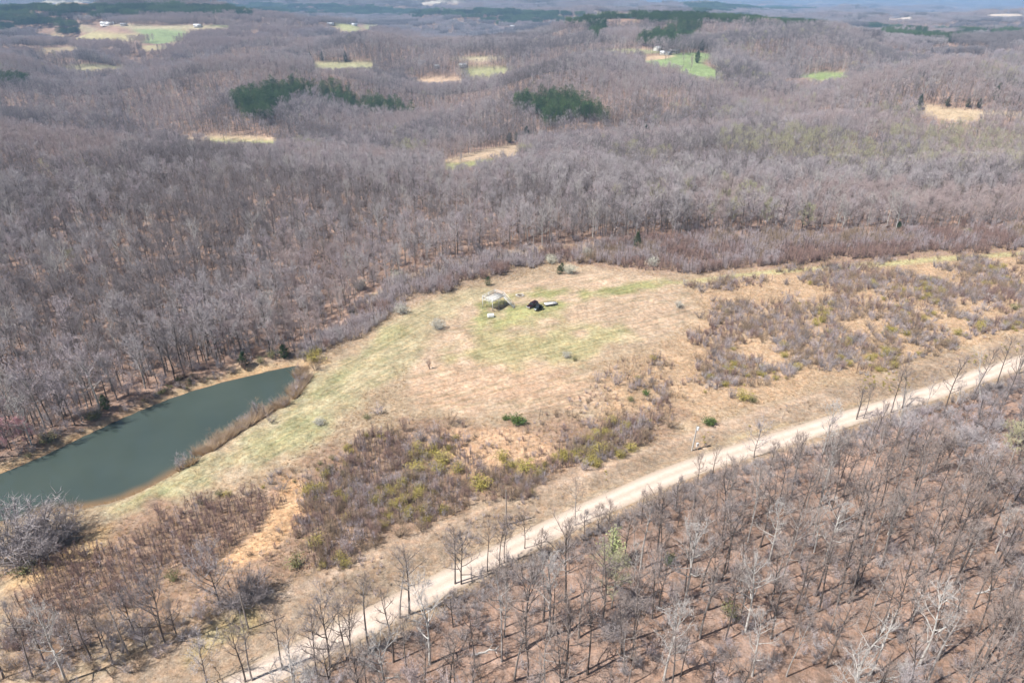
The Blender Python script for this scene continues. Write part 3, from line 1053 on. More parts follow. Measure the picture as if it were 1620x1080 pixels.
for px, py, key, H, lab, grp in NEAR:
    x, y, z = G(px, py)
    tree_pts.append((x, y))
    if grp in (EG, WG, LG):
        nm_ = 'dark' if KIND[key][3][2] is bark_dark else 'grey'
        ht_ = 'short' if H < 12 else 'middling' if H < 15 else 'tall'
        if grp == EG:
            lab = '%s %s bare tree on the lower road edge, %s' % (ht_, nm_, 'bottom left' if px < 580 else 'left of the budding tree' if px < 860 else 'near the pale pole' if px < 1250 else 'far along the road at right')
        elif grp == WG:
            lab = '%s %s bare tree standing in the wood, %s' % (ht_, nm_, 'bottom left' if px < 760 else 'bottom centre' if px < 1080 else 'right, near the road' if py < 900 else 'bottom right')
        else:
            lab = '%s %s bare tree in the lower left strip, %s' % (ht_, nm_, 'left of the pale tree' if px < 103 else 'right of the pale tree')
        grp = grp + ': ' + lab
    bare_tree(key, x, y, H * (1.05 if 'road edge' in lab else 1), rng.random() * 6.28, lab, grp)
x, y, z = G(1553, 632)
bare_tree('snag1', x, y, 15, 2.2, 'white dead tree leaning hard over the road edge at right', None, lean=(.1, .55))
x, y, z = G(858, 388)
bare_tree('pale1', x, y, 17, 1.2, 'white-limbed tree standing out along the far tree line', None)
for px, py, s in ((350, 560, 8), (18, 712, 8), (6, 690, 9), (45, 702, 7)):
    x, y, z = G(px, py)
    bare_tree('pink0', x, y, s, px, 'pink budding tree %s' % ('behind the far end of the pond' if px > 100 else {18: 'nearest the berm at the left edge', 6: 'taller, touching the left edge above the pond', 45: 'right of two others at the left edge'}[px]), None, 'budding_tree')
tp = np.array(tree_pts)
dmin = np.full(len(X1), 1e9)
k = np.where(np.hypot(X1, Y1) < 300)[0]
for q in tp:
    dmin[k] = np.minimum(dmin[k], np.hypot(X1[k] - q[0], Y1[k] - q[1]))
sel = dmin > 3.2
X1, Y1, Z1, H1 = X1[sel], Y1[sel], Z1[sel], H1[sel]

# which trees show largest: the nearest inside the frame
u_, v_ = project(X1, Y1, Z1 + 6)
vis = (u_ > -25) & (u_ < 1645) & (v_ < 1120)
score = np.hypot(X1, Y1) + np.where(vis, 0, 1e5)
order = np.argsort(score)
N_IND = 300 - len(NEAR) - 2
single = order[:N_IND]
fk = ['forest0', 'forest1', 'forest2', 'forest3', 'forest4', 'forest5', 'slim0', 'slim1', 'slim2', 'pale0', 'spread0', 'small0']
for i in single:
    x, y = X1[i], Y1[i]
    r_ = rng.random()
    pxs = 810 + F * x / (y * cp + CAM_H * sp_)
    small = H1[i] < 9
    key = 'wood%d' % int(rng.random() * 10) if r_ < .86 else ('pale%d' % int(rng.random() * 3) if r_ < .90 else 'wood%d' % (0, 5, 7)[int(rng.random() * 3)])
    if small:
        key = 'small%d' % int(rng.random() * 2)
    below = (y < 175 and x > -40) or x > 0
    kd = KIND[key][2]
    look = 'small bushy' if small else 'pale-barked' if key.startswith('pale') else 'wide low-crowned' if key.startswith('spread') or key in ('wood0', 'wood5', 'wood7') else 'slender high-crowned' if key in ('wood2', 'wood4', 'wood8') else 'medium-crowned'
    if below:
        col_ = ('left of the pale leafing tree', 'straight below the pale leafing tree', 'right of the pale leafing tree', 'towards the right picture edge')[int(pxs > 880) + int(pxs > 1080) + int(pxs > 1380)]
        row_ = 'bottom edge of the wood' if v_[i] > 930 else ('middle of the wood' if v_[i] > 780 else 'roadward side of the wood')
        lab = '%s bare tree, %s, %s' % (look, row_, col_)
    elif x < -40 and y > 120:
        row_ = 'left half of the pond' if pxs < 240 else 'right half of the pond'
        lab = '%s bare tree in the wood behind the %s' % (look, row_)
    else:
        lab = '%s bare tree in the lower left strip' % look
    grp = lab + 's'
    bare_tree(key, x, y, H1[i] * (.62 if key.startswith('spread') else 1), rng.random() * 6.28, lab, grp.replace('bare tree,', 'bare trees,').rstrip('s') if ',' in grp else grp)
rest = np.setdiff1d(np.arange(len(X1)), single)
X1, Y1, Z1, H1 = X1[rest], Y1[rest], Z1[rest], H1[rest]

FP = []
for key in ['forest%d' % k for k in range(6)] + ['slim0', 'slim1', 'slim2', 'pale0', 'pale1', 'bud0', 'spread2', 'small0']:
    T, C, mt, mc = KIND[key][3]
    FP.append(merge([T, C], [mt, mc], 'forest_tree_' + key))
for key in ('forest0', 'forest2', 'forest4', 'forest5'):
    T, C, mt, mc = KIND[key][3]
    FP.append(merge([T, C], [bark_dark, twig_dark], 'forest_tree_dark_' + key))
for key in ('forest1', 'forest3', 'forest5'):
    T, C, mt, mc = KIND[key][3]
    FP.append(merge([T, C], [bark_grey, twig_rose], 'forest_tree_rose_' + key))
FH = [KIND[k][2] for k in ['forest%d' % k for k in range(6)] + ['slim0', 'slim1', 'slim2', 'pale0', 'pale1', 'bud0', 'spread2', 'small0']] + [KIND['forest0'][2]] * 7
r_ = rng.random(len(X1))
pick = np.where(r_ < .74, (rng.random(len(X1)) * 6).astype(int), np.where(r_ < .88, 6 + (rng.random(len(X1)) * 3).astype(int), np.where(r_ < .935, 9 + (rng.random(len(X1)) * 2).astype(int), np.where(r_ < .97, 12, 13))))
budz = (fbm(X1, Y1, 60, 71, 2) > .60) & (rng.random(len(X1)) < .12) & (X1 > Y1 * .2) | (rng.random(len(X1)) < .004)
for bx_, by_, br_ in ((1490, 255, 45), (1300, 264, 40), (1380, 270, 35), (1200, 250, 30), (480, 250, 18), (1010, 262, 25), (1560, 240, 30), (640, 262, 25), (790, 268, 30)):
    gx_, gy_, _ = G(bx_, by_)
    budz |= (np.hypot(X1 - gx_, (Y1 - gy_) * .7) < br_) & (rng.random(len(X1)) < .38)
pick = np.where(budz, 11, pick)
tz = fbm(X1, Y1, 85, 73, 3) + .30 * (rng.random(len(X1)) - .5)
pick = np.where((pick < 9) & (tz < .42), 14 + (rng.random(len(X1)) * 4).astype(int), np.where((pick < 9) & (tz > .60), 18 + (rng.random(len(X1)) * 3).astype(int), pick))
scl = H1 / np.array(FH)[pick]
scl = np.where(pick >= 11, scl * .75, scl)
NFP = len(FP)
lodg = [gen_tree(1400 + k, 15.5, .30 + .04 * (k % 3), 4.8 + .3 * (k % 4), nl=11, n2=5, n3=5, n4=2, tw=.065, lean=.02 * k) for k in range(5)]
LOD = [merge(lodg[j % 5], [mt_, mc_], 'mid_tree_%02d' % j) for j, (mt_, mc_) in enumerate([(bark_grey, twig_grey), (bark_dark, twig_grey), (bark_grey, twig_mauve), (bark_dark, twig_mauve), (bark_grey, twig_grey), (bark_dark, twig_dark), (bark_dark, twig_dark), (bark_dark, twig_dark),
                                                                                         (bark_grey, twig_rose), (bark_grey, twig_rose), (bark_pale, twig_pale), (bark_grey, bud_green)])]
dd_ = np.hypot(X1, Y1)
midf = dd_ > 480
lp = np.where(pick < 9, pick % 5, np.where(pick < 11, 10, np.where(pick == 11, 11, np.where(pick < 14, pick % 5, np.where(pick < 18, 5 + pick % 3, 8 + pick % 2)))))
rt = rng.random(len(X1)) * 6.28
m = ~midf
stuff('bare_forest', np.stack([X1[m], Y1[m], Z1[m] - .2], 1), rt[m], scl[m], pick[m], FP, 'leafless grey-brown woodland round the clearing', 'woodland')
m = midf
stuff('bare_forest', np.stack([X1[m], Y1[m], Z1[m] - .2], 1), rt[m], H1[m] / 15.5, lp[m], LOD, 'leafless woodland covering the middle-distance hills', 'woodland')
print('single trees in the mass', len(X1))

# far woodland: patches of about forty trees
_pc = {}


def patch(seed, n, size, conifer=False):
    r = np.random.RandomState(seed)
    T, C = Geo(), Geo()
    for i in range(n):
        x, y = (r.rand(2) - .5) * size
        kk = (conifer, (i + seed) % 6)
        if kk not in _pc:
            _pc[kk] = gen_pine(5000 + i, 16, 260) if conifer else gen_tree(9700 + i, 15, .34, 4.9, nl=11, n2=6, n3=4, n4=1, tw=.14)
        t_, c_ = _pc[kk]
        a = r.rand() * 6.28
        s = .85 + .35 * r.rand()
        M = np.array([[math.cos(a), -math.sin(a), 0], [math.sin(a), math.cos(a), 0], [0, 0, 1]]) * s
        for src, dst in ((t_, T), (c_, C)):
            vv = np.concatenate(src.v) @ M.T + np.array([x, y, -.5])
            dst.add(vv, np.concatenate(src.q) if src.q else None, np.concatenate(src.t) if src.t else None)
    return T, C


def gen_pine(seed, H, nleaf=700, slim=1.0):
    r = np.random.RandomState(seed)
    T, C = Geo(), Geo()
    T.tube([[0, 0, -.5], [.1, 0, H * .5], [0, .1, H * .95]], [H * .013, H * .01, .03], 5)
    n = nleaf
    nb = 26
    pts = []
    for i in range(nb):
        u = .32 + .68 * (i + r.rand()) / nb
        w = 3.3 * slim * math.sqrt(max(0, 1 - ((u - .60) / .42) ** 2)) * (.8 + .4 * r.rand()) + .25
        a = i * 2.4 + r.rand()
        cx_, cy_ = math.cos(a) * w * .62, math.sin(a) * w * .62
        m = n // nb
        p = r.normal(size=(m, 3)) * np.array([w * .34, w * .34, .42]) + np.array([cx_, cy_, u * H - .1 * w])
        pts.append(p)
    C.leaves(np.concatenate(pts), .27 if nleaf > 400 else .45, r, 0, .5)
    return T, C


def gen_cedar(seed, H, W_, nleaf=900, leaf=.17):
    """dense juniper: pointed egg of foliage sprays on a short trunk"""
    r = np.random.RandomState(seed)
    T, C = Geo(), Geo()
    T.tube([[0, 0, -.3], [0, .03, H * .4], [.03, 0, H * .9]], [H * .022 + .02, H * .016, .02], 5)
    nb = 42
    pts = []
    for i in range(nb):
        u = .06 + .92 * ((i + r.rand()) / nb)
        w = W_ / 2 * (math.sin(min(1, u * 2.6) * math.pi / 2)) * (1 - u ** 2.2) ** .8 * (.75 + .5 * r.rand()) + .04 * W_
        a = i * 2.4 + r.rand()
        d = .72 * w
        m = max(4, nleaf // nb)
        pts.append(r.normal(size=(m, 3)) * np.array([w * .30, w * .30, H * .05]) + np.array([math.cos(a) * d, math.sin(a) * d, u * H]))
    C.leaves(np.concatenate(pts), leaf * (H / 4) ** .4, r, .6, .45)
    return T, C


pin = [gen_pine(300 + k, 16, 800) for k in range(4)]
PP = [merge([a, b_], [bark_dark, needle_pine], 'pine_%d' % k) for k, (a, b_) in enumerate(pin)]
FPch = [merge(patch(500 + k, 44, 40), [bark_dark if k < 2 else bark_grey, (twig_dark, twig_grey, twig_mauve, twig_rose)[k]], 'woodland_patch_%d' % k) for k in range(4)]
PPch = [merge(patch(600 + k, 60, 40, True), [bark_dark, needle_pine], 'pine_patch_%d' % k) for k in range(3)]


def far_points(r0, r1, s, rng_):
    X_, Y_ = jgrid(-r1 * .85, r1 * .85, 0, r1, s, rng_, .8)
    d = np.hypot(X_, Y_)
    m = (d >= r0) & (d < r1) & (np.abs(X_) < Y_ * .80)
    return X_[m], Y_[m]


fx, fy = [], []
for r0, r1, s in ((FAR, 4500, 35.0), (4500, 9000, 52.0), (9000, 16000, 95.0)):
    a, b_ = far_points(r0, r1, s, rng)
    fx.append(np.stack([a, b_, np.full(len(a), s / 35.0)], 1))
fp = np.concatenate(fx)
fz = height(fp[:, 0], fp[:, 1])
pid = in_pines(fp[:, 0], fp[:, 1], fz, 12)
bad = blocked_far(fp[:, 0], fp[:, 1], fz, np.full(len(fp), 14.0))
plain = sstep(5000, 9000, np.hypot(fp[:, 0], fp[:, 1])) * .5 * (fbm(fp[:, 0], fp[:, 1] * .5, 900, 81, 2) > .5)
bad |= rng.random(len(fp)) < plain
sel = (pid < 0) & ~bad
scl = np.minimum(fp[:, 2], 1.9)
stuff('distant_forest', np.stack([fp[sel, 0], fp[sel, 1], fz[sel] - .6], 1), (rng.random(sel.sum()) * 4).astype(int) * 1.5708 + rng.normal(size=sel.sum()) * .2, scl[sel], np.clip((fbm(fp[sel, 0], fp[sel, 1], 260, 75, 3) * 2.2 - .6 + .5 * (rng.random(sel.sum()) - .5)) * 4, 0, 3).astype(int), FPch,
      'hazy leafless woodland rolling away to the horizon', 'woodland')
print('far patches', sel.sum())
for i, (pp, lab) in enumerate(PINES):
    pts = np.concatenate(pine_pts[i]) if pine_pts[i] else np.zeros((0, 3))
    m = (pid == i) & ~bad
    far = np.stack([fp[m, 0], fp[m, 1], fz[m] - .6], 1)
    if len(pts) > len(far):
        stuff('pine_stand', pts, rng.random(len(pts)) * 6.28, (.75 + .75 * rng.random(len(pts)) ** 1.5), (rng.random(len(pts)) * 4).astype(int), PP, lab, 'pine stand')
    elif len(far):
        stuff('pine_stand', far, (rng.random(len(far)) * 4).astype(int) * 1.5708, scl[m], (rng.random(len(far)) * 3).astype(int), PPch, lab, 'pine stand')

# ------------------------------------------------------------------ shrubs, saplings, grass
def gen_shrub(seed, H, W_, nstem=9, nt=26, tw=.022, splay=.6):
    """leafless shrub: stems fanning from the root, fine twigs all over"""
    r = np.random.RandomState(seed)
    S, C = Geo(), Geo()
    a0, a1, ww = [], [], []
    for i in range(nstem):
        a = r.rand() * 6.28
        s = splay * math.sqrt(r.rand())
        d = np.array([math.cos(a) * s * W_ / H, math.sin(a) * s * W_ / H, 1.0])
        L = H * (.65 + .4 * r.rand()) * np.linalg.norm(d) ** .5
        p = bent([math.cos(a) * .12 * W_ * r.rand(), math.sin(a) * .12 * W_ * r.rand(), -.12], d, L, 4, .03, .10, r)
        S.tube(p, np.array([.032, .026, .019, .012, .006]) * (H / 3) ** .7, 3)
        for _ in range(nt):
            f = .18 + .82 * r.rand()
            k = min(int(f * 4), 3)
            q = p[k] + (p[k + 1] - p[k]) * (f * 4 - k)
            dd = norm(norm(p[k + 1] - p[k]) * .6 + r.normal(size=3) * .6 + np.array([0, 0, .35]))
            l1 = H * (.10 + .20 * r.rand())
            e = q + dd * l1
            a0.append(q); a1.append(e); ww.append(tw * 1.3)
            for _ in range(2):
                q2 = q + (e - q) * (.3 + .6 * r.rand())
                a0.append(q2); a1.append(q2 + norm(dd + r.normal(size=3) * .7) * l1 * .6); ww.append(tw)
    C.slivers(np.array(a0), np.array(a1), np.array(ww), r)
    return S, C


def gen_leafy(seed, H, W_, n=420, leaf=.14, nstem=8):
    r = np.random.RandomState(seed)
    S, C = Geo(), Geo()
    pts = []
    for i in range(nstem):
        a = i * 2.4 + r.rand()
        rr = .75 * math.sqrt((i + .5) / nstem)
        d = np.array([math.cos(a) * rr * W_ / H * .8, math.sin(a) * rr * W_ / H * .8, 1.0])
        L = H * (.8 + .25 * r.rand()) * (1 - .25 * rr)
        p = bent([0, 0, -.1], d, L * np.linalg.norm(d) ** .6, 3, .02, .10, r)
        S.tube(p, np.array([.04, .03, .02, .01]) * (H / 3) ** .7, 3)
        m = n // nstem
        f = r.rand(m) ** .6
        k = np.minimum((f * 3).astype(int), 2)
        base = p[k] + (p[k + 1] - p[k]) * (f * 3 - k)[:, None]
        pts.append(base + r.normal(size=(m, 3)) * np.array([W_ * .11, W_ * .11, H * .09]))
    pts = np.concatenate(pts)
    pts[:, 2] = np.maximum(pts[:, 2], .05)
    C.leaves(pts, leaf, r, 0, .6)
    return S, C


def gen_tuft(seed, H, n=16, w=.035):
    r = np.random.RandomState(seed)
    C = Geo()
    a = r.rand(n) * 6.28
    p0 = np.stack([np.cos(a) * .16 * r.rand(n), np.sin(a) * .16 * r.rand(n), np.full(n, -.05)], 1)
    d = np.stack([np.cos(a) * (.2 + .8 * r.rand(n)), np.sin(a) * (.2 + .8 * r.rand(n)), np.full(n, 1.0)], 1)
    C.slivers(p0, p0 + d * (H * (.5 + .5 * r.rand(n)))[:, None], w, r)
    return C


SHRUB = {}


def add_shrub(key, geo, ms, mc, H):
    S, C = geo
    SHRUB[key] = (S.mesh('stems_' + key, ms), C.mesh('twigs_' + key, mc), H, merge([S, C], [ms, mc], 'shrub_' + key))


for k in range(3):
    add_shrub('grey%d' % k, gen_shrub(700 + k, 3.0, 3.6, 12, 30), bark_dark, twig_grey, 3.0)
    add_shrub('dark%d' % k, gen_shrub(710 + k, 3.0, 3.8, 13, 30), bark_dark, twig_dark, 3.0)
    add_shrub('red%d' % k, gen_shrub(720 + k, 3.0, 2.2, 9, 24, splay=.4), bark_dark, twig_red, 3.0)
    add_shrub('brown%d' % k, gen_shrub(730 + k, 3.0, 3.4, 12, 32), bark_dark, twig_brown, 3.0)
    add_shrub('mauve%d' % k, gen_shrub(740 + k, 3.0, 2.6, 9, 26, splay=.5), bark_grey, twig_mauve, 3.0)
for k in range(2):
    add_shrub('yellow%d' % k, gen_leafy(750 + k, 2.6, 3.6, 900, .10, 14), bark_dark, leaf_yellow, 2.6)
    add_shrub('olive%d' % k, gen_leafy(755 + k, 2.6, 3.2, 560, .11, 12), bark_dark, leaf_olive, 2.6)
    add_shrub('blossom%d' % k, gen_leafy(760 + k, 3.0, 4.2, 1500, .11, 16), bark_grey, blossom, 3.0)
    add_shrub('blossomgrey%d' % k, gen_leafy(765 + k, 2.4, 3.6, 1200, .095, 16), bark_grey, blossom_grey, 2.4)
for k in range(3):
    for nm_, mm in (('sapred', twig_red), ('sapbrown', twig_brown), ('sapmauve', twig_mauve)):
        T_, C_ = gen_tree(790 + k, 3.6, .22, .75, nl=9, n2=3, n3=3, n4=1, tw=.015, lean=.08 * k, trunk_r=.024, upb=.25)
        add_shrub(nm_ + str(k), (T_, C_), bark_dark, mm, 3.0)
for k in range(2):
    add_shrub('thicket%d' % k, gen_shrub(745 + k, 4.0, 6.0, 34, 46, .03, .75), bark_dark, twig_dark if k == 0 else twig_grey, 4.0)
add_shrub('green0', gen_leafy(770, 2.2, 3.4, 900, .13, 14), bark_dark, leaf_green, 2.2)
add_shrub('pale0', gen_leafy(772, 9.0, 4.2, 1800, .16, 16), bark_grey, leaf_pale, 9.0)
for k in range(2):
    add_shrub('cedar%d' % k, gen_cedar(780 + k, 5.0, 2.8, 1500, .15), bark_dark, needle_dark, 5.0)
add_shrub('juniper0', gen_cedar(785, 2.6, 2.0, 900, .12), bark_dark, needle_dark, 2.6)


def shrub(key, x, y, H, label, group=None, name='bare_shrub', cat='shrub', wide=1.0, parts=('stems', 'twigs')):
    s = H / SHRUB[key][2]
    o = thing(name, label, cat, (x, y, hz(x, y) + .02), rng.random() * 6.28, group, (s * wide, s * wide, s))
    link(parts[0], SHRUB[key][0], o)
    link(parts[1], SHRUB[key][1], o)
    return o


TC = ('trunk', 'crown')
SF = ('stems', 'foliage')
SHRUBS = [
    # px, py, kind, height, width factor, name, category, label, parts
    (901, 432, 'blossom0', 3.6, 1.3, 'flowering_shrub', 'shrub', 'wide cream blossoming shrub at the far end of the mown field', SF),
    (872, 416, 'blossom1', 4.0, 1.05, 'flowering_shrub', 'shrub', 'cream blossoming shrub at the far brush edge behind two junipers', SF),
    (930, 406, 'blossomgrey1', 4.2, 1.0, 'flowering_shrub', 'shrub', 'pale blossoming shrub at the foot of the far tree line', SF),
    (570, 458, 'blossomgrey1', 4.2, 1.0, 'flowering_shrub', 'shrub', 'pale cream shrub in the brush left of the mown field', SF),
    (629, 441, 'blossomgrey0', 4.2, 1.2, 'flowering_shrub', 'shrub', 'small cream shrub in the reddish brush left of the field', SF),
    (1032, 421, 'blossomgrey0', 4.2, 1.1, 'flowering_shrub', 'shrub', 'pale shrub in the reddish brush right of the field end', SF),
    (635, 496, 'blossomgrey0', 3.8, 1.15, 'flowering_shrub', 'shrub', 'round grey-white shrub on the left edge of the mown field', SF),
    (693, 520, 'blossomgrey1', 3.6, 1.1, 'flowering_shrub', 'shrub', 'grey-white shrub alone on the mown slope left of the deck', SF),
    (1074, 486, 'blossomgrey0', 2.4, 1.1, 'flowering_shrub', 'shrub', 'low grey shrub on the right edge of the mown field', SF),
    (896, 565, 'blossomgrey1', 2.0, 1.2, 'flowering_shrub', 'shrub', 'pale half of a pair of low shrubs in the tan field', SF),
    (909, 570, 'olive0', 1.5, 1.3, 'leafy_shrub', 'shrub', 'darker half of a pair of low shrubs in the tan field', SF),
    (505, 671, 'blossomgrey1', 1.9, 1.3, 'flowering_shrub', 'shrub', 'low grey shrub on the green bank right of the pond', SF),
    (885, 434, 'juniper0', 3.6, 1.05, 'juniper_bush', 'shrub', 'nearer of two small dark junipers at the field end', TC),
    (889, 429, 'juniper0', 3.4, 1.0, 'juniper_bush', 'shrub', 'farther of two small dark junipers at the field end', TC),
    (772, 452, 'juniper0', 3.6, .95, 'juniper_bush', 'shrub', 'small dark juniper on the field edge above the deck', TC),
    (558, 500, 'juniper0', 2.6, .9, 'juniper_bush', 'shrub', 'small dark juniper in the brush above the pond', TC),
    (1008, 393, 'cedar0', 7.5, .75, 'cedar_tree', 'tree', 'dark pointed cedar at the far tree line', TC),
    (1420, 366, 'cedar1', 4.5, 1.1, 'cedar_tree', 'tree', 'dull green cedar at the foot of the far tree line at right', TC),
    (1530, 372, 'olive1', 4.0, 1.2, 'leafy_shrub', 'shrub', 'dark olive bush at the foot of the far tree line at right', SF),
    (820, 669, 'green0', 2.6, 1.3, 'green_shrub', 'shrub', 'bright green shrub in the tan brush above the road', SF),
    (800, 664, 'green0', 1.6, .9, 'green_shrub', 'shrub', 'smaller green shrub left of the bright green one', SF),
    (1122, 672, 'green0', 2.8, .9, 'green_shrub', 'shrub', 'green shrub just right of the white utility pole', SF),
    (968, 895, 'pale0', 9.5, 1.0, 'leafing_tree', 'tree', 'pale yellow-green leafing tree below the gravel road', TC),
    (1058, 890, 'green0', 2.4, .8, 'green_shrub', 'shrub', 'small green shrub in the wood right of the pale leafing tree', SF),
    (1155, 975, 'olive0', 3.4, 1.0, 'leafy_shrub', 'shrub', 'dark olive-green shrub in the bottom right wood', SF),
    (387, 580, 'cedar0', 5.0, 1.0, 'cedar_tree', 'tree', 'dark blue-green cedar on the far pond bank', TC),
    (412, 574, 'olive0', 2.6, 1.2, 'leafy_shrub', 'shrub', 'low olive bush between two cedars on the far pond bank', SF),
    (450, 565, 'cedar1', 4.2, 1.4, 'cedar_tree', 'tree', 'broad cedar at the far end of the pond', TC),
    (430, 566, 'olive1', 3.0, 1.0, 'green_shrub', 'shrub', 'grey-green bush beside the broad cedar at the pond end', SF),
    (168, 648, 'cedar1', 4.6, 1.0, 'cedar_tree', 'tree', 'dark cedar on the berm midway along the pond', TC),
    (155, 662, 'olive1', 3.0, .9, 'green_shrub', 'shrub', 'grey-green bush just left of the dark berm cedar', SF),
    (145, 664, 'olive1', 2.8, 1.2, 'leafy_shrub', 'shrub', 'olive bush on the berm at left', SF),
    (78, 700, 'olive0', 3.2, 1.3, 'leafy_shrub', 'shrub', 'olive bush on the berm near the left edge', SF),
    (500, 585, 'brown0', 4.0, 1.1, 'willow_shrub', 'shrub', 'brown willow bush at the far end of the pond', ('stems', 'twigs')),
    (497, 572, 'yellow0', 4.6, 1.0, 'willow_shrub', 'shrub', 'yellowish willow bush behind the pond end', SF),
    (430, 668, 'dark0', 2.6, 1.0, 'bare_shrub', 'shrub', 'dark dense bush on the near pond bank', ('stems', 'twigs')),
    (62, 882, 'thicket0', 9.5, 1.05, 'bare_shrub', 'shrub', 'large dark grey thicket bush at the left edge below the pond', ('stems', 'twigs')),
    (15, 872, 'thicket1', 10.0, 1.1, 'bare_shrub', 'shrub', 'pale-topped big bush at the left edge below the pond', ('stems', 'twigs')),
    (100, 852, 'thicket0', 6.0, 1.1, 'bare_shrub', 'shrub', 'dark round bush at the near corner of the pond', ('stems', 'twigs')),
    (40, 905, 'olive0', 2.6, 1.6, 'leafy_shrub', 'shrub', 'low grey-green bush under the big left edge bushes', SF),
    (382, 957, 'thicket0', 6.5, 1.0, 'bare_shrub', 'shrub', 'big dark bushy thicket beside the lower left pole', ('stems', 'twigs')),
    (405, 948, 'thicket0', 4.6, 1.1, 'bare_shrub', 'shrub', 'dark sprawling bush on the right of the big thicket', ('stems', 'twigs')),
    (275, 918, 'olive0', 2.4, 1.1, 'leafy_shrub', 'shrub', 'small olive bush above the wide dark tree, lower left', SF),
    (468, 895, 'olive1', 3.0, 1.2, 'leafy_shrub', 'shrub', 'olive bush at the lower end of the dirt path', SF),
    (490, 757, 'dark2', 2.4, 1.1, 'bare_shrub', 'shrub', 'dark round bush at the upper end of the dirt path', ('stems', 'twigs')),
    (445, 775, 'dark0', 2.8, 1.2, 'bare_shrub', 'shrub', 'dark bush left of the upper end of the dirt path', ('stems', 'twigs')),
    (680, 583, 'red0', 4.0, .8, 'bare_shrub', 'shrub', 'lone thin reddish sapling on the field edge', ('stems', 'twigs')),
    (712, 672, 'brown1', 4.0, .9, 'bare_shrub', 'shrub', 'round brownish bush alone at the lower field edge', ('stems', 'twigs')),
    (727, 668, 'dark2', 1.4, 1.4, 'bare_shrub', 'shrub', 'low dark bush right of the round brownish bush', ('stems', 'twigs')),
    (665, 700, 'dark1', 3.2, 1.6, 'bare_shrub', 'shrub', 'broad dark reddish bush at the lower left field corner', ('stems', 'twigs')),
    (600, 655, 'mauve0', 3.0, 1.5, 'bare_shrub', 'shrub', 'mauve bush between the pond bank and the tan field', ('stems', 'twigs')),
    (580, 662, 'olive0', 1.6, 1.5, 'leafy_shrub', 'shrub', 'low olive bush below the mauve bush', SF),
    (660, 745, 'yellow0', 3.2, 1.3, 'leafy_shrub', 'shrub', 'yellow-olive bush left of the tan hollow', SF),
    (700, 730, 'yellow1', 3.2, 1.3, 'leafy_shrub', 'shrub', 'yellow bush above the dark one left of the tan hollow', SF),
    (722, 748, 'dark2', 3.0, 1.2, 'bare_shrub', 'shrub', 'dark bush at the left rim of the tan hollow', ('stems', 'twigs')),
    (795, 728, 'yellow0', 3.2, 1.0, 'leafy_shrub', 'shrub', 'yellow bush in the middle of the tan hollow', SF),
    (830, 745, 'yellow1', 3.2, 1.5, 'leafy_shrub', 'shrub', 'low yellow bush at the right rim of the tan hollow', SF),
    (760, 770, 'yellow1', 3.2, 1.4, 'leafy_shrub', 'shrub', 'yellow-olive bush below the tan hollow', SF),
    (1175, 632, 'yellow0', 3.2, 1.3, 'leafy_shrub', 'shrub', 'yellow-olive bush on the orange slope right of the pole', SF),
    (1190, 636, 'olive1', 2.2, 1.2, 'leafy_shrub', 'shrub', 'olive bush beside the yellow one on the orange slope', SF),
    (1155, 628, 'dark1', 3.0, 1.2, 'bare_shrub', 'shrub', 'dark bush left of the yellow one on the orange slope', ('stems', 'twigs')),
    (1240, 565, 'yellow1', 2.2, 1.1, 'leafy_shrub', 'shrub', 'yellowish bush high on the orange slope', SF),
    (1290, 515, 'yellow0', 2.2, 1.3, 'leafy_shrub', 'shrub', 'yellow bush in the upper brush at right', SF),
    (1375, 570, 'yellow1', 2.4, 1.2, 'leafy_shrub', 'shrub', 'yellow-olive bush near the road at far right', SF),
    (1560, 452, 'yellow0', 2.2, 1.6, 'leafy_shrub', 'shrub', 'yellowish bush near the far trail at right', SF),
    (1605, 490, 'olive0', 2.6, 1.4, 'leafy_shrub', 'shrub', 'olive bush at the right edge of the brush', SF),
    (1060, 675, 'brown2', 4.2, 1.2, 'bare_shrub', 'shrub', 'brown twiggy bush left of the white utility pole', ('stems', 'twigs')),
    (945, 605, 'mauve1', 4.2, .9, 'bare_shrub', 'shrub', 'thin mauve bush at the right edge of the tan field', ('stems', 'twigs')),
    (975, 610, 'mauve2', 4.6, 1.1, 'bare_shrub', 'shrub', 'tall mauve bush at the right edge of the tan field', ('stems', 'twigs')),
    (1030, 605, 'dark1', 2.6, 1.3, 'bare_shrub', 'shrub', 'dark purple bush right of the tall mauve bush', ('stems', 'twigs')),
    (1022, 625, 'green0', 1.6, 1.1, 'green_shrub', 'shrub', 'small green bush on the orange ground above the verge', SF),
    (998, 634, 'olive1', 1.7, 1.4, 'leafy_shrub', 'shrub', 'low olive bush left of the small green bush', SF),
    (1110, 462, 'dark0', 3.4, 1.4, 'bare_shrub', 'shrub', 'dark bush at the upper right corner of the mown field', ('stems', 'twigs')),
    (640, 682, 'red1', 5.0, .9, 'small_bare_tree', 'tree', 'thin reddish sapling tree left of the broad dark bush', ('stems', 'twigs')),
    (1000, 960, 'thicket0', 4.5, 1.1, 'bare_shrub', 'shrub', 'dark grey thicket in the wood below the leafing tree', ('stems', 'twigs')),
    (970, 1000, 'thicket0', 4.0, 1.2, 'bare_shrub', 'shrub', 'dark sprawling thicket in the bottom centre wood', ('stems', 'twigs')),
]
sh_xy = []
for px, py, key, H, wd, nm_, cat, lab, parts in SHRUBS:
    x, y, z = G(px, py)
    sh_xy.append((x, y))
    shrub(key, x, y, H, lab, None, nm_, cat, wd, parts)

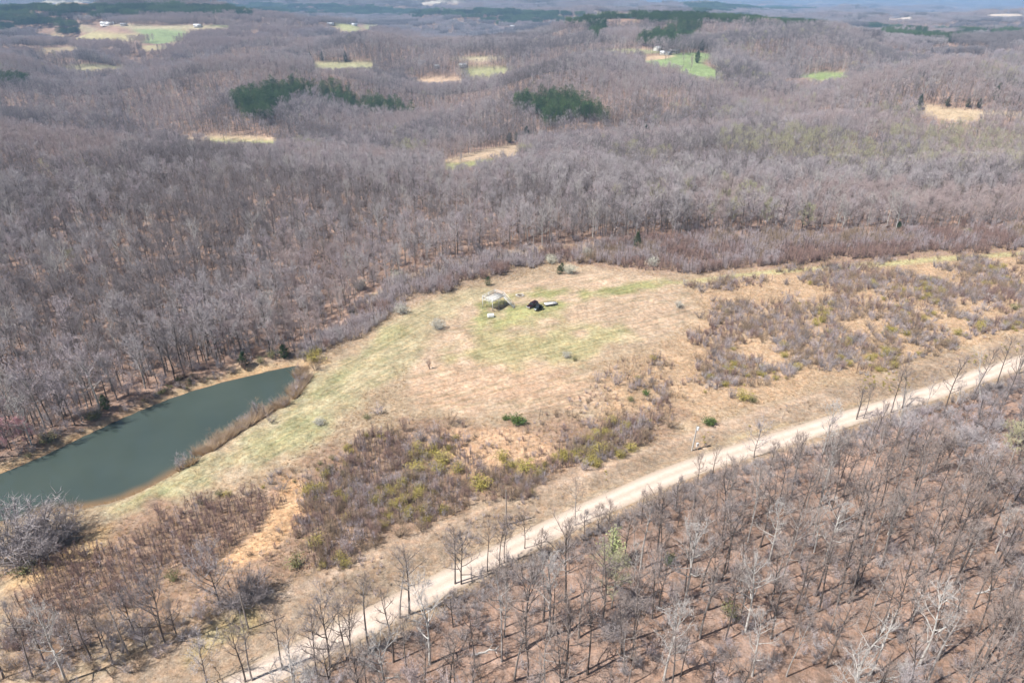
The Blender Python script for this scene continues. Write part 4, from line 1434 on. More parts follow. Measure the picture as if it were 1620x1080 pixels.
# many alike shrubs scattered through the brush: each its own thing
SCATTER = [  # outline (photo px), how many, kinds, heights, label, group
    ([(1085, 450), (1250, 425), (1450, 410), (1620, 402), (1620, 520), (1400, 575), (1200, 600), (1040, 640), (980, 600), (1080, 540), (1130, 500)], 130, ['grey0', 'dark0', 'mauve0', 'brown0', 'mauve1', 'brown1', 'dark1', 'red0'], (1.5, 3.6),
     'bush on the orange brush slope', 'bushes on the orange brush slope'),
    ([(480, 770), (570, 710), (660, 700), (760, 770), (880, 750), (980, 690), (1080, 665), (1085, 685), (960, 735), (800, 795), (640, 850), (480, 905)], 70, ['brown0', 'brown1', 'brown2', 'dark2', 'red1', 'mauve2', 'yellow0'], (1.6, 3.4),
     'bush in the thicket below the tan field', 'bushes of the brown thicket'),
    ([(640, 690), (760, 665), (900, 650), (1000, 640), (1040, 660), (900, 720), (820, 730), (740, 720)], 22, ['red0', 'mauve0', 'brown2', 'red2'], (1.2, 3.2), 'bush on bare tan ground near the green shrub', 'bushes on the tan hollow'),
]
for pp, n, kinds, hr, lab, grp in SCATTER:
    wp = np.array(GW(pp))
    k = 0
    while k < n:
        x, y = wp[:, 0].min() + rng.random() * np.ptp(wp[:, 0]), wp[:, 1].min() + rng.random() * np.ptp(wp[:, 1])
        if not inside(np.array([x]), np.array([y]), [tuple(q) for q in wp])[0]:
            continue
        if fbm(np.array([x]), np.array([y]), 16, 91, 2)[0] < .42 + .1 * rng.random():
            continue
        kd_ = kinds[int(rng.random() * len(kinds))]
        hh_ = hr[0] + (hr[1] - hr[0]) * rng.random() ** 1.4
        fx_ = (x - wp[:, 0].min()) / np.ptp(wp[:, 0])
        tone = {'grey': 'grey', 'dark': 'dark', 'mauve': 'mauve-grey', 'brown': 'brown', 'red': 'reddish', 'yellow': 'yellow-olive'}[kd_[:-1]]
        size_ = 'tall' if hh_ > hr[0] + .55 * (hr[1] - hr[0]) else 'low'
        full = '%s %s %s, %s' % (size_, tone, lab, ('left third', 'middle third', 'right third')[min(2, int(fx_ * 3))])
        shrub(kd_, x, y, hh_, full, grp + ': ' + full, wide=.9 + .5 * rng.random())
        k += 1

SP_KEYS = ['red0', 'red1', 'red2', 'mauve0', 'mauve1', 'mauve2', 'grey0', 'grey1', 'dark0', 'dark1', 'brown0', 'brown1', 'yellow0', 'olive0', 'brown2', 'grey2', 'sapred0', 'sapred1', 'sapred2', 'sapbrown0', 'sapbrown1', 'sapbrown2', 'sapmauve0', 'sapmauve1', 'sapmauve2']
SP = [SHRUB[k][3] for k in SP_KEYS]
THICK = [  # outline, spacing, kinds (indices), heights, noise cut, names
    ([(820, 402), (930, 391), (1000, 382), (1200, 374), (1400, 370), (1620, 362), (1800, 357), (1800, 390), (1620, 395), (1400, 408), (1200, 422), (1085, 440), (1000, 424), (930, 418), (880, 416)], 1.45, [0, 16, 17, 1, 18, 22, 3, 23, 4, 10, 19], (2.4, 5.0), .20, 'reddish leafless brush along the far tree line'),
    ([(440, 560), (500, 540), (550, 505), (580, 475), (620, 447), (680, 425), (760, 408), (830, 400), (880, 416), (830, 428), (740, 448), (660, 474), (600, 508), (545, 545), (490, 570)], 1.5, [0, 22, 3, 23, 4, 24, 6, 16, 7, 17], (2.2, 4.8), .22, 'mauve leafless brush between the mown field and the woods'),
    ([(20, 950), (150, 868), (300, 806), (430, 770), (465, 800), (380, 862), (330, 905), (240, 960), (20, 1030)], .95, [16, 17, 0, 18, 16, 22, 17, 1, 18, 23], (1.3, 3.2), .12, 'dense reddish sapling thicket in the lower left'),
    ([(470, 770), (560, 700), (640, 680), (720, 700), (770, 745), (860, 728), (960, 670), (1070, 640), (1095, 672), (960, 727), (810, 786), (640, 850), (490, 912)], 1.0, [16, 0, 17, 19, 22, 1, 18, 10, 23, 16, 3, 12, 17, 2, 19], (1.2, 3.4), .36, 'brown sapling thicket between the tan field and the verge'),
    ([(320, 790), (440, 745), (560, 690), (620, 660), (650, 690), (560, 740), (480, 770), (400, 790)], 1.9, [3, 4, 12, 13, 10, 6], (1.0, 2.4), .45, 'mixed low brush at the foot of the green bank'),
    ([(1085, 450), (1250, 425), (1450, 410), (1620, 402), (1750, 398), (1750, 490), (1620, 525), (1400, 580), (1200, 610), (1040, 650), (980, 610), (1080, 545), (1130, 500)], 1.3, [0, 3, 10, 4, 16, 14, 5, 11, 8, 1, 3, 22, 10, 6, 12, 4, 0, 16], (.8, 3.2), .46, 'low mixed brush over the orange slope'),
    ([(-40, 1010), (100, 985), (250, 960), (330, 950), (330, 1000), (200, 1050), (60, 1100), (-40, 1100)], 1.9, [6, 7, 4, 10, 15], (1.2, 3.0), .38, 'grey brush under the lower left strip of trees'),
    ([(-60, 745), (0, 722), (130, 672), (290, 606), (440, 566), (520, 550), (520, 562), (440, 575), (370, 590), (290, 614), (200, 649), (130, 682), (0, 740), (-60, 764)], 1.15, [6, 4, 10, 13, 14, 3, 24, 11], (.8, 2.4), .18, 'low tawny brush on the berm behind the pond'),
    ([(350, 985), (440, 940), (520, 905), (700, 830), (780, 800), (830, 800), (720, 860), (560, 930), (430, 1010)], 1.6, [6, 4, 3, 10, 22], (.5, 1.6), .50, 'thin low weeds on the verge above the gravel road'),
    ([(830, 800), (960, 740), (1100, 690), (1300, 628), (1620, 540), (1620, 552), (1350, 632), (1090, 712), (950, 770), (850, 815)], 1.7, [10, 14, 3, 6, 12], (.35, .95), .47, 'sparse low weeds on the verge at right'),
    ([(470, 985), (560, 945), (700, 880), (800, 830), (920, 776), (1000, 741), (1075, 714), (1080, 719), (1000, 750), (920, 786), (800, 842), (700, 892), (560, 958), (480, 995)], 1.5, [10, 8, 3, 6, 19], (.6, 1.6), .44, 'dark weedy line along the ditch above the gravel road'),
    ([(330, 905), (480, 800), (560, 700), (640, 655), (760, 668), (900, 650), (930, 600), (960, 565), (1040, 560), (1100, 620), (1095, 672), (960, 728), (800, 792), (640, 850), (480, 918)], 1.7, [0, 16, 3, 10, 22, 1, 19, 14, 4, 17], (.5, 1.9), .33, 'sparse ragged brush on the tan ground above the verge'),
    ([(820, 402), (1000, 390), (1000, 384), (820, 395)], 1.6, [6, 7, 8], (2, 4), .3, 'grey brush under the far tree line'),
]
for pp, s, ks, hr, cut, lab in THICK:
    wp = GW(pp)
    w_ = np.array(wp)
    a, b_ = jgrid(w_[:, 0].min() - 5, w_[:, 0].max() + 5, w_[:, 1].min() - 5, w_[:, 1].max() + 5, s, rng, 1.0)
    m = (sdist(a, b_, wp) < (fbm(a, b_, 9, 93, 3) - .55) * 13) & (fbm(a, b_, 14, 95, 4) + .10 * rng.random(len(a)) > cut) & (sdist(a, b_, POND) > .5) & (seg_dist(a, b_, ROAD, closed=False) > 4.0)
    for sx_, sy_ in sh_xy:
        m &= np.hypot(a - sx_, b_ - sy_) > 3.0
    a, b_ = a[m], b_[m]
    # kinds gather in drifts
    q = (fbm(a, b_, 18, 97, 2) * 1.4 - .2 + .5 * (rng.random(len(a)) - .5)) * len(ks)
    pk = np.array(ks)[np.clip(q.astype(int), 0, len(ks) - 1)]
    hh = hr[0] + (hr[1] - hr[0]) * rng.random(len(a)) ** 1.3
    stuff('brush_thicket', np.stack([a, b_, height(a, b_) - .05], 1), rng.random(len(a)) * 6.28, hh / 3.0, pk, SP, lab, 'brush')

# undergrowth of the woods: along the road edge and thinner inside
a, b_ = jgrid(-60, 330, 44, 330, 2.1, rng, 1.0)
m = in_view(a, b_) & (~inside(a, b_, CLEARING)) & (seg_dist(a, b_, ROAD, closed=False) > 5.4) & (a > -70 + (b_ - 60) * .2) & (b_ < a * .75 + 150)
a, b_ = a[m], b_[m]
dr_ = seg_dist(a, b_, ROAD, closed=False)
pr = np.where(dr_ < 11, .80, np.where(fbm(a, b_, 18, 99, 2) > .50, .46, .10))
m = rng.random(len(a)) < pr
a, b_, dr_ = a[m], b_[m], dr_[m]
hh = np.where(dr_ < 11, 1.0 + 1.5 * rng.random(len(a)), .9 + 2.8 * rng.random(len(a)) ** 1.6)
pk = np.array([6, 7, 8, 9, 4, 15, 5, 3])[(rng.random(len(a)) * 8).astype(int)]
pk = np.where(dr_ < 11, np.array([8, 9, 6, 7])[(rng.random(len(a)) * 4).astype(int)], pk)
stuff('undergrowth', np.stack([a, b_, height(a, b_) - .05], 1), rng.random(len(a)) * 6.28, hh / 3.0, pk, SP, 'grey twiggy undergrowth in the wood below the road', 'undergrowth')
a, b_ = jgrid(-60, 330, 44, 330, 1.15, rng, 1.0)
dr_ = seg_dist(a, b_, ROAD, closed=False)
m = in_view(a, b_) & (dr_ > 4.7) & (dr_ < 6.5 + 4 * fbm(a, b_, 12, 43, 2)) & (~inside(a, b_, CLEARING)) & (fbm(a, b_, 7, 44, 2) > .34) & (b_ < a * .75 + 150)
a, b_ = a[m], b_[m]
stuff('undergrowth', np.stack([a, b_, height(a, b_) - .05], 1), rng.random(len(a)) * 6.28, (.6 + 1.3 * rng.random(len(a))) / 3.0, np.array([8, 9, 6, 7, 15])[(rng.random(len(a)) * 5).astype(int)], SP, 'dark brushy strip along the lower edge of the gravel road', 'undergrowth')
# undergrowth in the woods behind the pond and along the far edge
a, b_ = jgrid(-330, 340, 110, 420, 3.4, rng, 1.0)
m = in_view(a, b_) & (~inside(a, b_, CLEARING)) & (b_ > a * .75 + 150) & (rng.random(len(a)) < .62)
a, b_ = a[m], b_[m]
hh = 1.2 + 3.2 * rng.random(len(a))
pk = np.array([6, 7, 4, 15, 5, 3, 0])[(rng.random(len(a)) * 7).astype(int)]
stuff('undergrowth', np.stack([a, b_, height(a, b_) - .05], 1), rng.random(len(a)) * 6.28, hh / 3.0, pk, SP, 'twiggy undergrowth in the woods beyond the pond and field', 'undergrowth')

# reeds along the near shore of the pond
rl = [on_plane(a, b_, WATER_Z) for a, b_ in ((292, 742), (330, 718), (370, 692), (405, 670), (440, 652), (464, 629), (478, 608), (482, 594))]
a, b_ = jgrid(min(q[0] for q in rl) - 4, max(q[0] for q in rl) + 4, min(q[1] for q in rl) - 4, max(q[1] for q in rl) + 4, .55, rng, 1.0)
m = (seg_dist(a, b_, rl, closed=False) < .8 + 3.4 * fbm(a, b_, 7, 13)) & (fbm(a, b_, 6, 15, 2) > .47)
a, b_ = a[m], b_[m]
RD = [merge([gen_tuft(800 + k, 3.0, 40, .07)], [reed if k else straw], 'reed_tuft_%d' % k) for k in range(3)]
stuff('reed_bed', np.stack([a, b_, np.maximum(height(a, b_), WATER_Z - .1)], 1), rng.random(len(a)) * 6.28, .6 + .6 * rng.random(len(a)), (rng.random(len(a)) * 3).astype(int), RD, 'tawny reeds along the near shore of the pond', 'reeds')
m = rng.random(len(a)) < .05
a, b_ = a[m], b_[m]
stuff('shore_brush', np.stack([a, b_, np.maximum(height(a, b_), WATER_Z)], 1), rng.random(len(a)) * 6.28, (.6 + 1.0 * rng.random(len(a))), np.array([10, 23, 3, 4])[(rng.random(len(a)) * 4).astype(int)], SP, 'brown twiggy brush standing in the shore reeds', 'brush')

# grass tussocks over the clearing
a, b_ = jgrid(-170, 330, 60, 310, 1.05, rng, 1.0)
m = in_view(a, b_, 5)
a, b_ = a[m], b_[m]
m = inside(a, b_, CLEARING) & (seg_dist(a, b_, ROAD, closed=False) > 3.3) & (sdist(a, b_, POND) > .8)
a, b_ = a[m], b_[m]
mown = np.zeros(len(a), bool)
grn = np.zeros(len(a), bool)
for name, px, c, soft, rag in ZONES:
    if name in ('knoll', 'left_bank', 'orange_knoll', 'verge'):
        mown |= inside(a, b_, GW(px))
    if 'green' in name:
        grn |= inside(a, b_, GW(px))
pr = np.where(mown, .62, .85) * (.4 + .9 * fbm(a, b_, 8, 17, 2))
m = rng.random(len(a)) < pr
a, b_, mown, grn = a[m], b_[m], mown[m], grn[m]
sz = np.where(mown, .28 + .25 * rng.random(len(a)), .5 + .6 * rng.random(len(a)))
pk = np.where(grn & (rng.random(len(a)) < .45), 4 + (rng.random(len(a)) * 2).astype(int), (rng.random(len(a)) * 4).astype(int))
TF = [merge([gen_tuft(820 + k, 1.0, 18, .045)], [straw if k < 2 else (straw_pale if k < 4 else grass_green)], 'grass_tuft_%d' % k) for k in range(6)]
stuff('dry_grass', np.stack([a, b_, height(a, b_)], 1), rng.random(len(a)) * 6.28, sz, pk, TF, 'straw-coloured grass tussocks over the clearing', 'grass')
print('tussocks', len(a))

# ------------------------------------------------------------------ lone evergreens in the middle distance
CED = [(806, 226, 7), (817, 223, 6), (833, 221, 9), (838, 226, 6), (860, 232, 6), (872, 238, 5), (884, 230, 8), (897, 236, 6), (912, 231, 9), (922, 228, 9), (930, 235, 6), (945, 240, 7),
       (1003, 228, 6), (1010, 224, 7), (1019, 225, 11), (1024, 222, 8), (985, 222, 6), (962, 245, 7)]
for i, (px, py, H) in enumerate(CED):
    x, y, z = G(px, py)
    shrub('cedar%d' % (i % 2), x, y, H * 1.5, 'dark cedar in the far scrub below the round pine stand, %s' % ('left cluster' if px < 845 else 'middle' if px < 970 else 'right cluster'), 'cedars of the far scrub, %s' % ('left cluster' if px < 845 else 'middle' if px < 970 else 'right cluster'), 'cedar_tree', 'tree', 1.1, TC)
for px, py, H, lab in [(470, 96, 12, 'leftmost of the dark cedars along the far strip pasture'), (491, 97, 14, 'dark cedar at the left end of the far strip pasture'), (510, 96, 14, 'dark cedar midway along the far strip pasture'), (547, 98, 16, 'dark cedar behind the far strip pasture'),
                       (1452, 176, 13, 'dark cedar at the left corner of the right tan field'), (1455, 165, 9, 'smaller dark cedar above the left corner of the right tan field'), (1575, 160, 15, 'tall dark cedar right of the right tan field'),
                       (1498, 168, 8, 'dark cedar on the upper edge of the right tan field'), (1548, 171, 8, 'dark cedar at the right end of the tan field edge'), (1297, 280, 6, 'dark cedar among bare woods right of centre'), (1530, 170, 8, 'dark cedar on the tan field edge near its right end'),
                       (1084, 73, 12, 'dark cedar behind the green pasture by the farmhouse'), (1110, 81, 16, 'dark cedar at the right of the far green pasture'), (1103, 100, 16, 'dark cedar at the inner bend of the green pasture')]:
    x, y, z = G(px, py)
    shrub('cedar%d' % (px % 2), x, y, H, lab, None, 'cedar_tree', 'tree', .9, TC)


# ------------------------------------------------------------------ built objects
def hexa(g, pts):
    """eight corners: bottom four then top four, counter-clockwise"""
    g.add(np.array(pts, float), [[0, 3, 2, 1], [4, 5, 6, 7], [0, 1, 5, 4], [1, 2, 6, 5], [2, 3, 7, 6], [3, 0, 4, 7]])


def box(g, c, s, top=1.0, rz=0.0, ry=0.0):
    x, y, z = s[0] / 2, s[1] / 2, s[2] / 2
    p = np.array([[-x, -y, -z], [x, -y, -z], [x, y, -z], [-x, y, -z], [-x * top, -y * top, z], [x * top, -y * top, z], [x * top, y * top, z], [-x * top, y * top, z]])
    cb_, sb_ = math.cos(ry), math.sin(ry)
    p = p @ np.array([[cb_, 0, -sb_], [0, 1, 0], [sb_, 0, cb_]])
    ca, sa = math.cos(rz), math.sin(rz)
    p = p @ np.array([[ca, sa, 0], [-sa, ca, 0], [0, 0, 1]])
    hexa(g, p + np.array(c))


def bevel_box(name, m, c, s, bev, parent, segs=2):
    import bmesh
    bm = bmesh.new()
    bmesh.ops.create_cube(bm, size=1.0)
    bmesh.ops.scale(bm, vec=s, verts=bm.verts)
    bmesh.ops.bevel(bm, geom=list(bm.edges), offset=bev, segments=segs, affect='EDGES', profile=.5)
    bmesh.ops.translate(bm, vec=c, verts=bm.verts)
    me = bpy.data.meshes.new(name)
    bm.to_mesh(me)
    bm.free()
    me.materials.append(m)
    return link(name, me, parent)


def beam(g, p, q, w, h=None):
    """square bar from p to q"""
    p, q = np.array(p, float), np.array(q, float)
    h = h or w
    d = norm(q - p)
    ref = np.array([0, 0, 1.0]) if abs(d[2]) < .95 else np.array([1.0, 0, 0])
    a = norm(np.cross(d, ref))
    b__ = np.cross(a, d)
    o_ = [(-1, -1), (1, -1), (1, 1), (-1, 1)]
    hexa(g, [p + a * u * w / 2 + b__ * v * h / 2 for u, v in o_] + [q + a * u * w / 2 + b__ * v * h / 2 for u, v in o_])


def part(name, g, m, parent, smooth=False):
    return link(name, g.mesh(name, m, smooth), parent)


def cyl(g, p, q, r0, r1=None, k=12, cap=True):
    r1 = r0 if r1 is None else r1
    g.tube([p, q], [r0, r1], k)
    if cap:
        for c_, base in ((p, 2 * k), (q, k)):
            i0 = g.n - (2 * k if c_ is p else k)
    return g


def disc_wheel(parent, c, r, w, mt, mr, name='wheel'):
    """tyre with a rim, axle along y"""
    g = Geo()
    k = 18
    an = np.arange(k) * 2 * math.pi / k
    prof = [(-w / 2, r * .62), (-w / 2, r * .9), (-w * .3, r), (w * .3, r), (w / 2, r * .9), (w / 2, r * .62)]
    v = np.concatenate([np.stack([np.cos(an) * rr, np.full(k, yy), np.sin(an) * rr], 1) for yy, rr in prof]) + np.array(c)
    idx_ = np.arange(len(prof) * k).reshape(len(prof), k)
    nx = np.roll(idx_, -1, axis=1)
    g.add(v, np.stack([idx_[:-1], nx[:-1], nx[1:], idx_[1:]], -1).reshape(-1, 4))
    wh = part(name, g, mt, parent, True)
    g = Geo()
    for sd_ in (-1, 1):
        v = [np.array(c) + np.array([0, sd_ * w * .40, 0])] + [np.array(c) + np.array([math.cos(t_) * r * .64, sd_ * w * .46, math.sin(t_) * r * .64]) for t_ in an]
        g.add(np.array(v), None, [[0, 1 + i, 1 + (i + 1) % k] for i in range(k)])
    link('rim', g.mesh('rim', mr), wh)
    return wh


paint_black = flat_mat('paint_black', (.016, .016, .018), .25, 0, .5, 1.0, .2)
paint_maroon = flat_mat('paint_maroon', (.030, .008, .009), .25, 0, .5, 1.0, .2)
paint_green = flat_mat('paint_green', (.018, .030, .026), .35, 0, .5, 1.0, .2)
rubber = flat_mat('rubber', (.02, .02, .02), .9, 0, .2)
rim_metal = flat_mat('rim_metal', (.45, .45, .46), .35, .8)
glass = flat_mat('dark_glass', (.02, .024, .028), .06, 0, .6, 1, .05)
lamp_clear = flat_mat('lamp_clear', (.75, .76, .76), .2, 0, .6, 4, .05)
lamp_red = flat_mat('lamp_red', (.35, .02, .02), .3)
chrome = flat_mat('pale_metal', (.68, .68, .68), .3, .3, .5, 3, .1)
white_wood = flat_mat('weathered_white_wood', (.72, .70, .66), .8, 0, .2, 3, .3)
grey_wood = flat_mat('weathered_grey_wood', (.36, .33, .30), .9, 0, .15, 4, .35)
white_paint = flat_mat('white_paint', (.80, .80, .79), .5, 0, .4, 1.2, .12)
pole_wood = flat_mat('pole_wood', (.34, .30, .27), .9, 0, .15, 2, .3)
steel = flat_mat('galvanised_steel', (.55, .56, .57), .45, .6, .5, 4, .2)
black_steel = flat_mat('black_steel', (.03, .03, .032), .5, .2, .4)
stone = flat_mat('field_stone', (.42, .38, .34), .95, 0, .2, 5, .4)
ash = flat_mat('ash', (.20, .155, .13), 1, 0, .1, 5, .5)
white_plastic = flat_mat('white_plastic', (.82, .83, .84), .4, 0, .4, 2, .06)
shingle = flat_mat('grey_shingle', (.26, .25, .25), .9, 0, .2, 1.5, .3)
metal_roof = flat_mat('pale_metal_roof', (.70, .71, .72), .4, .2, .5, 1.0, .1)
siding = flat_mat('pale_siding', (.66, .64, .60), .7, 0, .3, 1.0, .1)
win_glass = flat_mat('window_glass', (.03, .04, .05), .08, 0, .6, 1, .05)
door_paint = flat_mat('door_paint', (.22, .16, .12), .6)


def yaw_from(p, q):
    return math.atan2(q[1] - p[1], q[0] - p[0])


# ---- estate car / SUV, nose along local +x
def suv(loc, rz, label, body_m, L=4.9, Wd=1.9, Hh=1.78):
    o = thing('parked_suv', label, 'car', loc, rz)
    w = Wd / 2
    g = Geo()
    # lower shell: cross-sections along the length (x, bottom, belt, half width)
    secs = [(-L / 2, .55, .98, w * .86), (-L / 2 + .12, .42, 1.08, w * .96), (-L * .27, .36, 1.10, w), (0, .34, 1.08, w), (L * .20, .36, 1.06, w), (L * .27, .38, 1.04, w * .99), (L / 2 - .35, .40, .96, w * .95), (L / 2 - .06, .46, .86, w * .88), (L / 2, .54, .74, w * .80)]
    rings = []
    for x_, b0, b1, hw in secs:
        rings.append([[x_, -hw * .94, b0], [x_, -hw, b0 + (b1 - b0) * .45], [x_, -hw * .96, b1 - .04], [x_, -hw * .86, b1], [x_, hw * .86, b1], [x_, hw * .96, b1 - .04], [x_, hw, b0 + (b1 - b0) * .45], [x_, hw * .94, b0]])
    v = np.array(rings).reshape(-1, 3)
    n, k = len(secs), 8
    ix = np.arange(n * k).reshape(n, k)
    nx = np.roll(ix, -1, axis=1)
    g.add(v, np.stack([ix[:-1], ix[1:], nx[1:], nx[:-1]], -1).reshape(-1, 4))
    g.add(np.concatenate([v[:8], v[-8:]]), [[0, 1, 6, 7], [1, 2, 5, 6], [2, 3, 4, 5], [15, 14, 9, 8], [14, 13, 10, 9], [13, 12, 11, 10]])
    part('body', g, body_m, o)
    g = Geo()   # cabin pillars and roof
    z0, z1 = 1.07, Hh
    xb, xf, tb, tf = -L / 2 + .10, L * .22, -L / 2 + .34, L * .07
    a_, b2 = w * .90, w * .74
    hexa(g, [[xb, -a_, z0], [xf, -a_, z0], [xf, a_, z0], [xb, a_, z0], [tb, -b2, z1 - .06], [tf, -b2, z1 - .06], [tf, b2, z1 - .06], [tb, b2, z1 - .06]])
    cab = part('cabin', g, body_m, o)
    g = Geo()
    hexa(g, [[tb - .03, -b2 - .01, z1 - .06], [tf + .05, -b2 - .01, z1 - .06], [tf + .05, b2 + .01, z1 - .06], [tb - .03, b2 + .01, z1 - .06], [tb + .08, -b2 * .9, z1], [tf - .1, -b2 * .9, z1], [tf - .1, b2 * .9, z1], [tb + .08, b2 * .9, z1]])
    link('roof', g.mesh('roof', body_m), cab)

    def lerp(p, q, f):
        return [p[i] + (q[i] - p[i]) * f for i in range(3)]

    def pane(nm_, c0, c1, c2, c3, off):
        """window inset into the trapezium c0..c3 (bottom two, top two)"""
        g = Geo()
        P4 = []
        for fu, fv in ((.06, .12), (.94, .12), (.94, .90), (.06, .90)):
            P4.append(np.array(lerp(lerp(c0, c1, fu), lerp(c3, c2, fu), fv)) + np.array(off))
        g.add(np.array(P4), [[0, 1, 2, 3]])
        link(nm_, g.mesh(nm_, glass), cab)
    pane('windscreen', [xf, -a_, z0], [xf, a_, z0], [tf, b2, z1 - .06], [tf, -b2, z1 - .06], (.012, 0, .012))
    pane('rear_window', [xb, a_, z0], [xb, -a_, z0], [tb, -b2, z1 - .06], [tb, b2, z1 - .06], (-.012, 0, .012))
    for sd_ in (-1, 1):
        for f0, f1 in ((0, .30), (.32, .63), (.65, 1.0)):
            c0, c1 = lerp([xb, sd_ * a_, z0], [xf, sd_ * a_, z0], f0), lerp([xb, sd_ * a_, z0], [xf, sd_ * a_, z0], f1)
            c3, c2 = lerp([tb, sd_ * b2, z1 - .06], [tf, sd_ * b2, z1 - .06], f0), lerp([tb, sd_ * b2, z1 - .06], [tf, sd_ * b2, z1 - .06], f1)
            pane('side_window', c0, c1, c2, c3, (0, sd_ * .014, .004))
        g = Geo()
        box(g, (L / 2 - .10, sd_ * w * .66, .78), (.16, .34, .16))
        part('headlight', g, lamp_clear, o)
        g = Geo()
        box(g, (-L / 2 + .03, sd_ * w * .80, .95), (.10, .14, .30))
        part('tail_light', g, lamp_red, o)
        g = Geo()
        box(g, (L * .20, sd_ * (w + .10), 1.14), (.12, .18, .15))
        part('wing_mirror', g, body_m, o)
        for x_ in (-L * .29, L * .305):
            disc_wheel(o, (x_, sd_ * (w - .11), .36), .36, .24, rubber, rim_metal)
    g = Geo()
    box(g, (L / 2 + .02, 0, .56), (.10, Wd * .80, .22))
    part('front_bumper', g, chrome, o)
    g = Geo()
    box(g, (L / 2 - .005, 0, .78), (.05, Wd * .42, .18))
    part('grille', g, black_steel, o)
    g = Geo()
    box(g, (-L / 2 - .02, 0, .58), (.10, Wd * .84, .20))
    part('rear_bumper', g, black_steel, o)
    return o


p0, p1 = G(849.5, 481.5), G(835, 489)
rz = yaw_from(p0, p1)
cx_, cy_ = (p0[0] + p1[0]) / 2, (p0[1] + p1[1]) / 2
suv((cx_, cy_, hz(cx_, cy_) + .03), rz, 'dark maroon SUV parked on the grass, nose to the lower left', paint_maroon)


# ---- open-sided off-road utility vehicle with a cargo bed
def utv(loc, rz, label):
    o = thing('utility_vehicle', label, 'vehicle', loc, rz)
    L, w = 3.5, .82
    g = Geo()
    hexa(g, [[-.55, -w, .42], [.75, -w, .42], [.75, w, .42], [-.55, w, .42], [-.55, -w, .62], [.75, -w, .62], [.75, w, .62], [-.55, w, .62]])
    part('floor_tub', g, black_steel, o)
    g = Geo()
    hexa(g, [[.75, -w, .45], [1.70, -w * .78, .52], [1.70, w * .78, .52], [.75, w, .45], [.72, -w * .96, 1.12], [1.66, -w * .70, .92], [1.66, w * .70, .92], [.72, w * .96, 1.12]])
    part('hood', g, paint_green, o)
    g = Geo()
    x0, x1 = -1.72, -.58
    for s_ in ((x0, x1, -w, -w + .05), (x0, x1, w - .05, w)):
        hexa(g, [[s_[0], s_[2], .72], [s_[1], s_[2], .72], [s_[1], s_[3], .72], [s_[0], s_[3], .72], [s_[0], s_[2], 1.12], [s_[1], s_[2], 1.12], [s_[1], s_[3], 1.12], [s_[0], s_[3], 1.12]])
    box(g, ((x0 + x1) / 2, 0, .70), (x1 - x0, 2 * w - .06, .05))
    box(g, (x1 - .03, 0, .92), (.05, 2 * w - .12, .38))
    box(g, (x0 + .03, 0, .92), (.05, 2 * w - .12, .38))
    part('cargo_bed', g, paint_green, o)
    g = Geo()
    for sd_ in (-1, 1):
        beam(g, [.78, sd_ * w * .92, 1.08], [.42, sd_ * w * .84, 1.92], .06)
        beam(g, [.42, sd_ * w * .84, 1.92], [-.62, sd_ * w * .84, 1.92], .06)
        beam(g, [-.62, sd_ * w * .84, 1.92], [-.62, sd_ * w * .92, .6], .06)
    beam(g, [.42, -w * .84, 1.92], [.42, w * .84, 1.92], .06)
    beam(g, [-.62, -w * .84, 1.92], [-.62, w * .84, 1.92], .06)
    part('roll_cage', g, black_steel, o)
    g = Geo()
    hexa(g, [[-.68, -w * .9, 1.95], [.48, -w * .9, 1.95], [.48, w * .9, 1.95], [-.68, w * .9, 1.95], [-.6, -w * .8, 2.02], [.4, -w * .8, 2.02], [.4, w * .8, 2.02], [-.6, w * .8, 2.02]])
    part('roof', g, paint_black, o)
    g = Geo()
    box(g, (-.25, 0, .78), (.48, 1.4, .16))
    box(g, (-.50, 0, 1.12), (.14, 1.4, .56))
    part('seat', g, paint_black, o)
    g = Geo()
    g.add(np.array([[.795, -w * .86, 1.12], [.795, w * .86, 1.12], [.455, w * .78, 1.88], [.455, -w * .78, 1.88]]), [[0, 1, 2, 3]])
    part('windscreen', g, glass, o)
    g = Geo()
    box(g, (1.76, 0, .62), (.10, 1.05, .30))
    part('front_guard', g, chrome, o)
    for sd_ in (-1, 1):
        g = Geo()
        box(g, (1.69, sd_ * .40, .80), (.07, .22, .12))
        part('headlight', g, lamp_clear, o)
        for x_ in (-1.12, 1.18):
            disc_wheel(o, (x_, sd_ * .72, .33), .33, .26, rubber, rim_metal)
    return o


p0, p1 = G(858, 487.5), G(846, 492.5)
rz = yaw_from(p0, p1)
cx_, cy_ = (p0[0] + p1[0]) / 2, (p0[1] + p1[1]) / 2
utv((cx_, cy_, hz(cx_, cy_) + .03), rz, 'small black-green open utility vehicle parked in front of the maroon SUV')

# ---- flat utility trailer
p0, p1 = G(861, 483.5), G(881, 480.5)
rz = yaw_from(p0, p1)
tr = thing('flatbed_trailer', 'flat trailer with a pale plank deck standing behind the SUV', 'trailer', ((p0[0] + p1[0]) / 2, (p0[1] + p1[1]) / 2, hz(p0[0], p0[1]) + .03), rz)
for i in range(9):
    g = Geo()
    box(g, (0, -.88 + i * .22, .62), (4.6, .205, .05))
    part('plank', g, white_wood, tr)
g = Geo()
for sd_ in (-1, 1):
    beam(g, [-2.35, sd_ * 1.03, .56], [2.35, sd_ * 1.03, .56], .10, .14)
    beam(g, [-2.35, sd_ * 1.03, .86], [2.35, sd_ * 1.03, .86], .05)
    for x_ in (-2.3, -.8, .8, 2.3):
        beam(g, [x_, sd_ * 1.03, .6], [x_, sd_ * 1.03, .86], .05)
for x_ in (-2.32, 0, 2.32):
    beam(g, [x_, -1.0, .54], [x_, 1.0, .54], .08, .10)
part('frame', g, black_steel, tr)
g = Geo()
beam(g, [-2.35, -.7, .52], [-3.5, 0, .50], .09)
